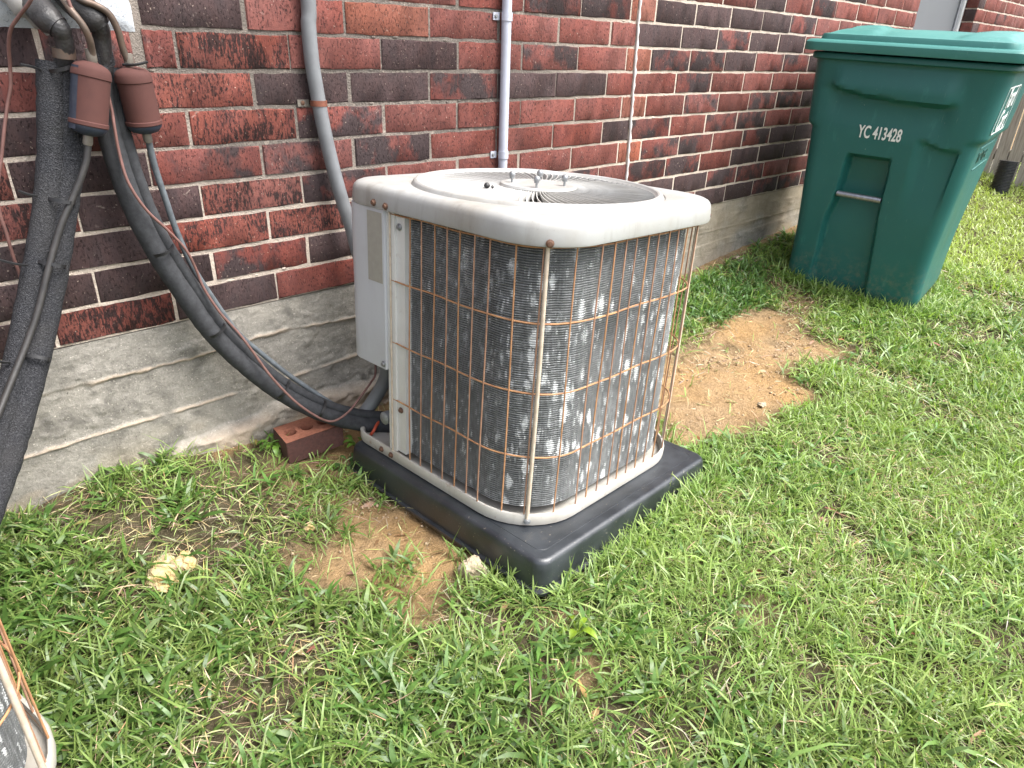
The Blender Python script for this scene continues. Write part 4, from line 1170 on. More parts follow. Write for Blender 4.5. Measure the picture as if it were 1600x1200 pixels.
# ================================================================== WHEELED CART
bin_root = empty('wheeled_cart', (3.2192, -.5387, .0704), (.0217, .0311, -1.4442), 'tall dark green wheeled yard cart with brighter green lid beside the wall', 'waste bin')
BH = .985
def hw(z):
    up = .297 + (.362 - .297) * z / BH
    return up - .020 * (1 - sstep(.700, .718, z)) * sstep(-.1, .3, z) - .004
def hw0(z): return .297 + (.362 - .297) * z / BH - .024
def yfront(z): return -.088 * z / BH
def yback(z): return .50 + (.66 - .50) * z / BH
def front_d(x, z):
    xl = np.interp(z, [0, .02, .328, .40, .447, .6], [-.167, -.167, -.163, -.146, -.140, -.131])
    xr = np.interp(z, [-.035, .30, .34, .42, .451, .6], [.077, .046, .040, .035, .034, .029])
    depth = np.interp(z, [0, .30, .42, .50, .60], [.030, .044, .060, .066, .060])
    ch = sstep(xl - .012, xl + .008, x) * sstep(xr + .012, xr - .008, x) * sstep(.612, .594, z)
    d = depth * ch
    zb = np.interp(x, [-.26, -.232, -.12, -.005, .156, .20], [.872, .860, .842, .834, .830, .836])
    span = sstep(-.29, -.22, x) * sstep(.23, .16, x)
    above = sstep(-.012, .008, z - zb) * sstep(.965, .86, z)
    below = sstep(.006, -.010, z - zb) * sstep(-.16, -.02, z - zb)
    d = d + span * (-.026 * above + .016 * below)
    za = np.interp(x, [.10, .14, .20, .26, .33], [.700, .690, .672, .670, .690])
    sp2 = sstep(.10, .15, x) * sstep(.335, .32, x)
    d = d + sp2 * .022 * sstep(.006, -.008, z - za) * sstep(-.32, -.0, z - za)
    xe = np.interp(z, [0, .1, .48, .69], [.270, .280, .318, .322])
    d = d + .007 * np.exp(-((x - xe) / .006) ** 2) * sstep(.70, .67, z)
    d = d - .006 * sstep(0, .01, x - xe) * sstep(.70, .66, z)
    return d
def bin_body():
    rings = []
    zs = list(np.linspace(0, .06, 4)) + list(np.linspace(.075, .955, 84))
    NF = 96
    for z in zs:
        h, yf, yb = float(hw(z)), yfront(z), yback(z)
        r = .045 + .02 * z
        if z < .03: h -= .012 * (1 - z / .03); yf += .010 * (1 - z / .03)
        pts = []
        hf = hw0(z); xsf = np.linspace(-hf + r, hf - r, NF)
        dd = front_d(xsf, np.full(NF, z))
        pts += [(x, yf + d, z) for x, d in zip(xsf, dd)]
        for k in range(1, 9):
            a = rad(270 + 90 * k / 9); pts.append((h - r + r * math.cos(a), yf + r + r * math.sin(a), z))
        for k in range(13): pts.append((h, yf + r + (yb - yf - 2 * r) * k / 12, z))
        for k in range(1, 9):
            a = rad(90 * k / 9); pts.append((h - r + r * math.cos(a), yb - r + r * math.sin(a), z))
        for k in range(13): pts.append((h - r - (2 * h - 2 * r) * k / 12, yb, z))
        for k in range(1, 9):
            a = rad(90 + 90 * k / 9); pts.append((-h + r + r * math.cos(a), yb - r + r * math.sin(a), z))
        for k in range(13): pts.append((-h, yb - r - (yb - yf - 2 * r) * k / 12, z))
        for k in range(1, 9):
            a = rad(180 + 90 * k / 9); pts.append((-h + r + r * math.cos(a), yf + r + r * math.sin(a), z))
        rings.append(pts)
    # rim: out, up, over
    def grow(z, g):
        base = rings_last; cx, cy = 0, (yfront(.96) + yback(.96)) / 2
        out = []
        for (x, y, _) in base:
            L = math.hypot(x - cx, y - cy); out.append((x + (x - cx) / L * g, y + (y - cy) / L * g, z))
        return out
    rings_last = rings[-1]
    rings += [grow(.962, .004), grow(.964, .018), grow(.968, .024), grow(.984, .024), grow(.988, .020), grow(.988, .004), grow(.95, -.010), grow(.80, -.055)]
    m = MB(); m.loft(rings, True, True, True)
    return m.build('cart_body', MAT['bin_body'], bin_root, 50)
bin_body()
# lid: lip, step, raised wings, dished middle
def lid():
    x0, x1, y0, y1 = -.402, .402, -.135, .70
    def hz(x, y):
        z = 1.050 + .020 * (1 - (x / .40) ** 2) * sstep(-.12, .1, y) + .012 * sstep(.0, .45, y)
        wing = sstep(.150, .205, abs(x) - .10 * sstep(.0, .5, y) + .03) 
        z += .013 * wing * sstep(-.10, -.02, y)
        z += .006 * sstep(.10, .13, y + .12 * math.sin(x * 9)) * sstep(.16, .22, abs(x))
        return z
    def rrp(inx, iny, r, z):
        return [(x, y, z) for x, y in rr((x1 - x0) / 2 - inx, (y1 - y0) / 2 - iny, r, 7, 0, (y0 + y1) / 2)]
    m = MB()
    m.loft([rrp(.012, .012, .055, .998), rrp(.002, .002, .06, .994), rrp(0, 0, .06, 1.000), rrp(0, 0, .06, 1.024), rrp(.006, .006, .058, 1.031), rrp(.014, .014, .056, 1.034), rrp(.052, .030, .045, 1.036),
            rrp(.055, .033, .044, 1.050), rrp(.058, .036, .043, 1.056), rrp(.066, .044, .04, 1.057)], True, True, False)
    b = len(m.v)
    # crown as a fine grid inside the last ring
    nx, ny = 64, 40
    X = np.linspace(x0 + .066, x1 - .066, nx); Y = np.linspace(y0 + .044, y1 - .044, ny)
    vs = []
    for j, y in enumerate(Y):
        for i, x in enumerate(X):
            e = min(i, nx - 1 - i, j, ny - 1 - j); k = sstep(0, 4, e)
            px, py = x, y
            cr = .04                       # round the four corners of the grid
            dx = max(abs(x) - (x1 - .066 - cr), 0); cy = (y0 + y1) / 2; dy = max(abs(y - cy) - ((y1 - y0) / 2 - .044 - cr), 0)
            L = math.hypot(dx, dy)
            if L > cr: f = cr / L; px = math.copysign(abs(x) - dx + dx * f, x); py = cy + math.copysign(abs(y - cy) - dy + dy * f, y - cy)
            vs.append((px, py, 1.057 * (1 - k) + max(1.05, hz(x, y) + .004) * k))
    fs = [(j * nx + i, j * nx + i + 1, (j + 1) * nx + i + 1, (j + 1) * nx + i) for j in range(ny - 1) for i in range(nx - 1)]
    m.add(vs, fs)
    return m.build('lid', MAT['bin_lid'], bin_root, 38)
lid()
m = MB(); m.tube([(-.142, -.028, .440), (.038, -.028, .440)], .0125, 14); m.build('catch_bar', MAT['steel'], bin_root, 40)
for sx in (-1, 1):
    m = MB(); M = Matrix.Translation((sx * .232, .525, .112)) @ Matrix.Rotation(rad(90), 4, 'Y')
    m.lathe([(.05, -.028), (.095, -.030), (.108, -.024), (.112, -.010), (.112, .010), (.108, .024), (.095, .030), (.05, .028)], 30, M)
    w = m.build('wheel', MAT['tyre'], bin_root, 35)
    m = MB(); m.lathe([(.010, -.032), (.050, -.031), (.055, -.026), (.055, .026), (.050, .031), (.010, .032)], 20, M); m.build('hub', MAT['tyre'], w, 35)
m = MB(); m.tube([(-.23, .525, .112), (.23, .525, .112)], .011, 10); m.build('axle', MAT['steel'], bin_root, 40)
m = MB(); m.tube([(-.25, .66, .93), (-.25, .725, .965), (-.235, .735, .968), (.235, .735, .968), (.25, .725, .965), (.25, .66, .93)], .013, 10); m.build('handle', MAT['bin_body'], bin_root, 40)

def text_mesh(s, size, sx=1.0, extr=.0006, shear=0.0, bold=0.0):
    cu = bpy.data.curves.new('text', 'FONT'); cu.body = s; cu.size = size; cu.extrude = extr; cu.align_x = 'CENTER'; cu.align_y = 'CENTER'; cu.offset = bold; cu.shear = shear
    cu.resolution_u = 4
    o = bpy.data.objects.new('text', cu); COL.objects.link(o)
    dg = bpy.context.evaluated_depsgraph_get(); dg.update()
    me = bpy.data.meshes.new_from_object(o.evaluated_get(dg))
    bpy.data.objects.remove(o); bpy.data.curves.remove(cu)
    for v in me.vertices: v.co.x *= sx
    return me
def put_text(name, me, mat, origin, ux, uy):
    ux, uy = Vector(ux).normalized(), Vector(uy).normalized(); n = ux.cross(uy).normalized(); uy = n.cross(ux)
    me.materials.clear(); me.materials.append(mat)
    o = link(name, me, bin_root)
    o.matrix_local = Matrix(((ux.x, uy.x, n.x, origin[0]), (ux.y, uy.y, n.y, origin[1]), (ux.z, uy.z, n.z, origin[2]), (0, 0, 0, 1)))
    return o
fy = (0, yfront(1) , 1)
put_text('serial_number', text_mesh('YC 413428', .068, .53, .0005, 0, .0014), MAT['print_white'], (-.032, yfront(.703) - .0016, .703), (1, 0, 0), fy)
SU = (.066, 0, 1)
def sx_(z): return float(hw(z)) + .0016
put_text('side_lettering', text_mesh('Yard', .112, 1.06, .0005, 0, .0010), MAT['print_white'], (sx_(.872), .150, .868), (0, 1, 0), SU)
put_text('side_lettering', text_mesh('Cart', .112, 1.06, .0005, 0, .0010), MAT['print_white'], (sx_(.785), .150, .783), (0, 1, 0), SU)
m = MB()
fr = [(u, w) for u, w in rr(.190, .0845, .018, 5)]
for k in range(len(fr)):
    a, b = fr[k], fr[(k + 1) % len(fr)]
    if math.hypot(a[0] - b[0], a[1] - b[1]) < 1e-6: continue
    def P(u, w): z = .826 + w; return (sx_(z) , .150 + u * .92, z)
    s = .955; s2 = .90
    m.add([P(*a), P(*b), P(b[0] * .972, b[1] * .945), P(a[0] * .972, a[1] * .945)], [(0, 1, 2, 3)])
ob = m.build('lettering_frame', MAT['print_white'], bin_root)
sol = ob.modifiers.new('thickness', 'SOLIDIFY'); sol.thickness = .0008
put_text('moulded_lettering', text_mesh('TOTER', .060, 1.35, .0010), MAT['bin_body'], (sx_(.640), .20, .640), (0, 1, 0), SU)
m = MB()
for z in (.600, .682):
    m.box((sx_(z) - .001, .06, z - .002), (sx_(z) + .0012, .44, z + .0015))
m.build('moulded_line', MAT['print_pale'], bin_root)

# ================================================================== LOOSE BRICK, STONES
lb = empty('loose_brick', (.739, -.118, .074), (rad(3), rad(-2), rad(-5)), 'loose cored brick lying on the soil under the curved foam pipe', 'brick')
bmh = bmesh.new()
def cored_brick():
    L, W, H = .158, .088, .066
    nx = 64; ny = 28
    holes = [(-.050, 0), (-.004, 0), (.043, 0)]
    R = .0170
    m = MB()
    # top face: polar strips round each hole inside its own cell, so that the cores are really open
    xs_ = [-L / 2, -.027, .0195, L / 2]
    for (hx, hy), xa, xb in zip(holes, xs_[:-1], xs_[1:]):
        n = 28; inner, outer = [], []
        for k in range(n):
            a = 2 * math.pi * (k + .5) / n; c, s = math.cos(a), math.sin(a)
            tx = ((xb - hx) if c > 0 else (xa - hx)) / c if abs(c) > 1e-6 else 9; ty = (W / 2 if s > 0 else -W / 2) / s if abs(s) > 1e-6 else 9
            t = min(tx, ty)
            inner.append((hx + R * c, hy + R * s)); outer.append((hx + t * c, hy + t * s))
        m.loft([[(x, y, H / 2) for x, y in outer], [(x, y, H / 2 - .0005) for x, y in inner], [(x, y, H / 2 - .004) for x, y in [(hx + (R - .001) * math.cos(2 * math.pi * (k + .5) / n), hy + (R - .001) * math.sin(2 * math.pi * (k + .5) / n)) for k in range(n)]],
                [(hx + (R - .0015) * math.cos(2 * math.pi * (k + .5) / n), hy + (R - .0015) * math.sin(2 * math.pi * (k + .5) / n), -H / 2) for k in range(n)]], True, False, False, 0)
        # corner triangles between the polar strip and the cell corners
        for (cx, cy) in ((xa, -W / 2), (xb, -W / 2), (xb, W / 2), (xa, W / 2)):
            aa = math.atan2(cy - hy, cx - hx) % (2 * math.pi); k0 = int(math.floor(aa / (2 * math.pi) * n - .5)) % n; k1 = (k0 + 1) % n
            m.add([(cx, cy, H / 2), (*outer[k0], H / 2), (*outer[k1], H / 2)], [(0, 1, 2)], 0)
    return m, L, W, H
m, L, W, H = cored_brick()
m.build('brick_top', MAT['clay'], lb, 40)
m = MB(); R = random.Random(3)
rings = []
for z in (-H / 2, -H / 6, H / 6, H / 2 - .004, H / 2 - .0005):
    ring = []
    o_ = rr(L / 2 + .0008, W / 2 + .0008, .004, 2)
    full = []
    for k in range(len(o_)):
        a, b = o_[k], o_[(k + 1) % len(o_)]; q = max(1, int(math.hypot(a[0] - b[0], a[1] - b[1]) / .012))
        full += [(a[0] + (b[0] - a[0]) * t / q, a[1] + (b[1] - a[1]) * t / q) for t in range(q)]
    rings.append([(x + R.uniform(-.001, .001), y + R.uniform(-.001, .001), z) for x, y in full])
m.loft(rings, True, True, False); m.build('brick_face', MAT['clay_dark'], lb, 40)

def stone(name, loc, size, mat, label, seed, cat='stone', sub=2, group=None):
    bm = bmesh.new(); bmesh.ops.create_icosphere(bm, subdivisions=sub + 2, radius=1)
    R = np.random.default_rng(seed); off = R.uniform(0, 50)
    dirs = R.normal(size=(9, 3)); dirs /= np.linalg.norm(dirs, axis=1)[:, None]; cut = R.uniform(.62, .92, 9)
    P = np.array([v.co[:] for v in bm.verts])
    for d, c in zip(dirs, cut):
        q = P @ d; P = P - d[None, :] * (np.clip(q - c, 0, None) * .9)[:, None]
    a_ = fbm(P[:, 0] * 1.6 + off, P[:, 1] * 1.6 + P[:, 2] * 1.3, 3, seed) - .5
    b_ = np.abs(fbm(P[:, 0] * 4.5 + off, P[:, 1] * 4.5 - P[:, 2] * 3.7, 4, seed + 3) - .5)
    c_ = fbm(P[:, 0] * 11 + off, P[:, 1] * 11 + P[:, 2] * 9, 3, seed + 5) - .5
    P = P * (1 + .75 * a_ - .55 * b_ + .16 * c_)[:, None]
    for v, p in zip(bm.verts, P): v.co = Vector((p[0] * size[0], p[1] * size[1], p[2] * size[2]))
    me = bpy.data.meshes.new(name); bm.to_mesh(me); bm.free()
    me.polygons.foreach_set('use_smooth', [True] * len(me.polygons)); me.set_sharp_from_angle(angle=rad(32))
    me.materials.append(mat)
    o = link(name, me, None, loc, (R.uniform(-.3, .3), R.uniform(-.3, .3), R.uniform(0, 6)))
    return tag(o, label, cat, group)
def gh(x, y): return float(ground_h(x, y))
stone('stone', (.262, -.362, gh(.262, -.362) + .004), (.066, .040, .026), MAT['limestone_yellow'], 'yellowish limestone lump in the grass below the footing', 4)
stone('stone', (.318, -.350, gh(.318, -.350) + .002), (.030, .026, .018), MAT['limestone_yellow'], 'smaller yellow limestone chip touching the big yellow lump in the grass', 14)
stone('stone', (.776, -.760, gh(.776, -.76) + .020), (.033, .029, .030), MAT['limestone'], 'round pale stone against the front left edge of the black pad', 6)
stone('stone', (3.05, -.065, gh(3.05, -.065) + .010), (.065, .030, .018), MAT['limestone'], 'pale stone at the foot of the footing between unit and green cart', 8)
stone('stone', (.245, -.445, gh(.245, -.445) + .008), (.018, .012, .009), MAT['limestone'], 'little whitish stone in the grass just below the yellow lump', 9)
stone('stone', (.58, -.40, gh(.58, -.40) + .008), (.018, .014, .010), MAT['limestone_yellow'], 'small yellow pebble between the grass and the sandy patch left of the pad', 10)
stone('stone', (1.98, -.80, gh(1.98, -.80) + .006), (.022, .016, .010), MAT['limestone'], 'flat pale stone on the sandy patch behind the unit', 12)

# pebbles and crumbs of soil on the bare ground
def scatter_pebbles():
    V, Lp, St = [], [], []
    base = np.array([(0, 0, 1), (1, 0, 0), (.3, .95, 0), (-.8, .6, 0), (-.8, -.6, 0), (.3, -.95, 0), (0, 0, -.6)], float)
    fcs = [(0, 1, 2), (0, 2, 3), (0, 3, 4), (0, 4, 5), (0, 5, 1), (6, 2, 1), (6, 3, 2), (6, 4, 3), (6, 5, 4), (6, 1, 5)]
    n = 0; cnt = 0
    cand = NR.uniform(size=(60000, 2)) * np.array([3.6, 1.2]) + np.array([.3, -1.2])
    smk = sand_mask(cand[:, 0], cand[:, 1]); cl = fbm(cand[:, 0] * 11, cand[:, 1] * 11, 3, 77)
    strip = np.exp(-((cand[:, 1] + .50 + .1 * np.sin(cand[:, 0] * 3)) / .05) ** 2) * (cand[:, 0] > 1.6) + np.exp(-((cand[:, 0] - .75) / .05) ** 2 - ((cand[:, 1] + .36) / .08) ** 2) * 2.2 + .8 * (cand[:, 1] > -.10)
    keep = (smk > .45) & (NR.uniform(size=len(cand)) < .03 + .16 * sstep(.55, .8, cl) + .42 * strip)
    c = cand[keep][:6000]
    z = ground_h(c[:, 0], c[:, 1])
    for (x, y), zz in zip(c, z):
        s = .0018 + .0045 * NR.random() ** 3; a = NR.uniform(0, 6.28); ca, sa = math.cos(a), math.sin(a)
        q = base * s * np.array([NR.uniform(.7, 1.5), NR.uniform(.7, 1.2), NR.uniform(.5, .9)]) * NR.uniform(.8, 1.2, (7, 1))
        q = np.stack([q[:, 0] * ca - q[:, 1] * sa + x, q[:, 0] * sa + q[:, 1] * ca + y, q[:, 2] + zz + s * .25 + .002], 1)
        V.append(q); Lp += [i + n for f in fcs for i in f]; n += 7; cnt += 10
    o = np_mesh('pebbles', np.concatenate(V), np.array(Lp), np.arange(cnt) * 3, MAT['pebble'])
    tag(o, kind='stuff')
scatter_pebbles()

# ================================================================== FENCE AND DRAIN AT THE FAR END
fence = empty('picket_fence', (7.0, -.30, .15), label='weathered grey board fence seen past the right side of the green cart', cat='fence')
ys_ = -.02
k = 0
while ys_ > -3.4:
    w = .088; m = MB(); h = 1.02 + rnd.uniform(-.015, .015)
    m.box((-.010, ys_ + .30 - w, -.10), (.010, ys_ + .30, h - .03)); m.add([(-.010, ys_ + .30 - w, h - .03), (.010, ys_ + .30 - w, h - .03), (.010, ys_ + .30, h - .03), (-.010, ys_ + .30, h - .03), (-.010, ys_ + .30 - w / 2, h), (.010, ys_ + .30 - w / 2, h)],
          [(0, 4, 5, 1), (2, 5, 4, 3), (0, 3, 4), (1, 5, 2)])
    o = m.build('picket', MAT['fence_wood'], fence); o.location.x = rnd.uniform(-.004, .004)
    ys_ -= w + .010; k += 1
for z in (.18, .74):
    m = MB(); m.box((.0145, -3.1, z), (.052, .28, z + .085)); m.build('rail', MAT['fence_wood'], fence)
for y in (.20, -1.6):
    m = MB(); m.box((.0525, y, -.2), (.14, y + .088, 1.0)); m.build('post', MAT['fence_wood'], fence)
m = MB()
prof = []
for k in range(26):
    z = -.05 + k * .011
    prof += [(.058, z), (.067, z + .002), (.067, z + .0065), (.058, z + .0085)]
m.lathe(prof + [(.050, z + .009), (.050, z - .05)], 22, cap1=True)
dp = m.build('drain_pipe', MAT['corrugated'], None, 50); dp.location = (6.55, -.315, gh(6.55, -.3)); dp.rotation_euler = (0, rad(6), 0)
tag(dp, 'black corrugated drain pipe standing in the grass beyond the green cart', 'drain pipe')

# ================================================================== WEEDS
def leaf_plant(name, loc, label, seed, n=9, L=.035, W=.019, tint=(.16, .30, .045)):
    R = np.random.default_rng(seed); m = MB()
    root = empty(name, loc, label=label, cat='weed', group='broadleaf weeds by the footing')
    lm = None
    for k in range(n):
        a = k * 2.4 + R.uniform(-.4, .4); e = rad(R.uniform(15, 60)); ln = L * R.uniform(.6, 1.15); w = W * R.uniform(.7, 1.1)
        st = R.uniform(.010, .028)
        d = Vector((math.cos(a), math.sin(a), 0)); s = Vector((-d.y, d.x, 0))
        m = MB()
        rings = []
        p = Vector((0, 0, .002)); prev = e
        p = p + d * st * math.cos(e) + Vector((0, 0, st * math.sin(e)))
        for (t, ww, fold) in ((0, .06, 0), (.18, .62, .10), (.42, 1.0, .14), (.68, .86, .12), (.88, .42, .08), (1.0, .03, 0)):
            ee = e - t * rad(55)
            c = p + d * (ln * t * math.cos(ee)) + Vector((0, 0, ln * t * math.sin(ee)))
            rings.append([c + s * (w / 2 * ww) + Vector((0, 0, w * fold)), c, c - s * (w / 2 * ww) + Vector((0, 0, w * fold))])
        m.loft(rings, False)
        m.tube([Vector((0, 0, -.004)), (p + Vector((0, 0, .0))) * .6, rings[1][1]], .0011, 5)
        o = m.build('leaf', MAT['weed'], root, 60)
        at = o.data.color_attributes.new('tint', 'FLOAT_COLOR', 'POINT'); f = R.uniform(.75, 1.2)
        at.data.foreach_set('color', np.tile(np.array([tint[0] * f, tint[1] * f, tint[2] * f, 1], np.float32), len(o.data.vertices)))
leaf_plant('broadleaf_weed', (.660, -.075, gh(.660, -.075) + .012), 'bright green weed sprouting behind the left end of the loose brick', 1, 11)
leaf_plant('broadleaf_weed', (.842, -.195, gh(.842, -.195) + .025), 'bright green weed between the loose brick and the black pad', 2, 10)
leaf_plant('broadleaf_weed', (.735, -.205, gh(.735, -.205)), 'tiny green weed in front of the loose brick', 3, 6, .02, .010)
leaf_plant('broadleaf_weed', (.795, -.228, gh(.795, -.228)), 'spreading dull green weed near the left corner of the black pad', 4, 12, .036, .014, (.11, .20, .06))
leaf_plant('broadleaf_weed', (.80, -1.045, gh(.80, -1.045) + .02), 'single yellow green sprout in the lawn below the front of the pad', 5, 6, .036, .015, (.24, .36, .03))

# ================================================================== GRASS
def blades(px, py, az, L, W, e0, e1, tint, dz=0.0, roll=None):
    n = len(px)
    z = ground_h(px, py) + dz
    S = np.array([0, .30, .66, 1.0]); WW = np.array([.55, 1.0, .78, 0.0])
    pos = np.stack([px, py, z], 1)
    d = np.stack([np.cos(az), np.sin(az)], 1); sd = np.stack([-np.sin(az), np.cos(az)], 1)
    if roll is None: roll = NR.uniform(-.7, .7, n)
    V = np.zeros((n, 7, 3)); cur = pos.copy(); col = np.zeros((n, 7, 4)); col[:, :, 3] = 1
    bend = NR.uniform(-.5, .5, n)
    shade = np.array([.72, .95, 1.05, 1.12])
    for i in range(4):
        if i:
            s = (S[i] - S[i - 1]) * L; tm = (S[i] + S[i - 1]) / 2; e = e0 + (e1 - e0) * tm
            a2 = az + bend * tm
            cur = cur + np.stack([np.cos(a2) * np.cos(e) * s, np.sin(a2) * np.cos(e) * s, np.sin(e) * s], 1)
        floor = ground_h(cur[:, 0], cur[:, 1]) + .003
        cur[:, 2] = np.maximum(cur[:, 2], floor)
        side = np.concatenate([sd * np.cos(roll)[:, None], np.sin(roll)[:, None]], 1)
        hwid = (W * WW[i] / 2)[:, None]
        if i < 3:
            V[:, 2 * i] = cur + side * hwid; V[:, 2 * i + 1] = cur - side * hwid
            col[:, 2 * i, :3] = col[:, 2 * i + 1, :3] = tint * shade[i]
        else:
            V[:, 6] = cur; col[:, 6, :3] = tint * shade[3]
    return V, col
def emit(name, parts, mat):
    V = np.concatenate([p[0] for p in parts]); C_ = np.concatenate([p[1] for p in parts]); n = len(V)
    b = (np.arange(n) * 7)[:, None]
    q = np.concatenate([b + np.array([0, 1, 3, 2]), b + np.array([2, 3, 5, 4]), b + np.array([4, 5, 6])], 1)
    st = (np.arange(n) * 11)[:, None] + np.array([0, 4, 8])
    o = np_mesh(name, V.reshape(-1, 3), q.ravel(), st.ravel(), mat, None, False, {'tint': C_.reshape(-1, 4)})
    return tag(o, kind='stuff')

RMt = RM.transposed(); P2 = Euler(ROT2).to_matrix().transposed()
def blocked(x, y, mrg=0.0):
    out = np.zeros(len(x), bool)
    for (o, Rt, a) in ((PADO, RMt, .357), (Vector((-.357, -.5556, .07)), P2, .322)):
        dx, dy = x - o.x, y - o.y
        lx = Rt[0][0] * dx + Rt[0][1] * dy; ly = Rt[1][0] * dx + Rt[1][1] * dy
        out |= (np.abs(lx) < a - mrg) & (np.abs(ly) < a - mrg)
    c, s = math.cos(1.4442), math.sin(1.4442); dx, dy = x - 3.2192, y + .5387
    lx = dx * c - dy * s; ly = dx * s + dy * c
    out |= (np.abs(lx) < .29) & (ly > .0) & (ly < .52)
    out |= (np.abs(x - .739) < .09) & (np.abs(y + .118) < .05)
    out |= (np.abs(x - .262) < .028) & (np.abs(y + .362) < .018)
    out |= (np.abs(x - .776) < .03) & (np.abs(y + .760) < .03)
    out |= (y > -.008)
    return out
def field(density, x0, x1, y0, y1, dfn):
    n = int(density * (x1 - x0) * (y1 - y0))
    x = NR.uniform(x0, x1, n); y = NR.uniform(y0, y1, n)
    z = ground_h(x, y)
    p = proj(np.stack([x, y, z], 1))
    inview = (p[:, 2] > .25) & (p[:, 0] > -420) & (p[:, 0] < 2350) & (p[:, 1] < 1750) & (p[:, 1] > -60)
    x, y, dist = x[inview], y[inview], p[inview, 2]
    k = NR.uniform(size=len(x)) < dfn(x, y, dist)
    k &= ~blocked(x, y)
    return x[k], y[k], dist[k]
def cover(x, y):
    """how thickly the ground is grown over, 0..1"""
    thin = sstep(.32, .52, fbm(x * 5.5, y * 5.5, 4, 91))
    c = lawn_mask(x, y) ** 1.5 * (.16 + .84 * thin)
    for (cx, cy, a, b) in ((1.62, -1.20, .10, .045), (1.50, -1.33, .07, .04), (1.05, -1.42, .08, .05), (.95, -.93, .12, .05), (.30, -.85, .05, .03)):
        c = c * (1 - .75 * sstep(1.3, .6, ell(x, y, cx, cy, a, b, .5) + (fbm(x * 16, y * 16, 3, 93) - .5) * 1.2))
    c = c * (1 - sstep(.25, .9, sand_mask(x, y)) * .8)
    tuft = np.exp(-((x - .74) / .12) ** 2 - ((y + .30) / .05) ** 2) * .8 + np.exp(-((x - .66) / .05) ** 2 - ((y + .64) / .04) ** 2) * .8 + np.exp(-((x - .62) / .05) ** 2 - ((y + .22) / .05) ** 2) * .7 + np.exp(-((x - .60) / .06) ** 2 - ((y + .42) / .05) ** 2) * .6
    return np.clip(c + tuft * .9, .006, 1)
def tints(n, x, y, base, var=.22):
    big = fbm(x * 1.6, y * 1.6, 3, 111); pale = sstep(.35, .7, fbm(x * 4, y * 4, 3, 113))
    t = np.tile(np.array(base), (n, 1))
    f = NR.uniform(1 - var, 1 + var, n) * (.82 + .36 * big)
    yel = NR.uniform(0, 1, n) ** 2 * .8 * (.4 + .9 * pale)
    f = f * (.74 + .26 * sstep(.15, 1.1, x + .3 * (y + .8)))
    t = t * f[:, None]
    t[:, 0] += .055 * yel; t[:, 1] += .030 * yel; t[:, 2] += .012 * yel
    return t
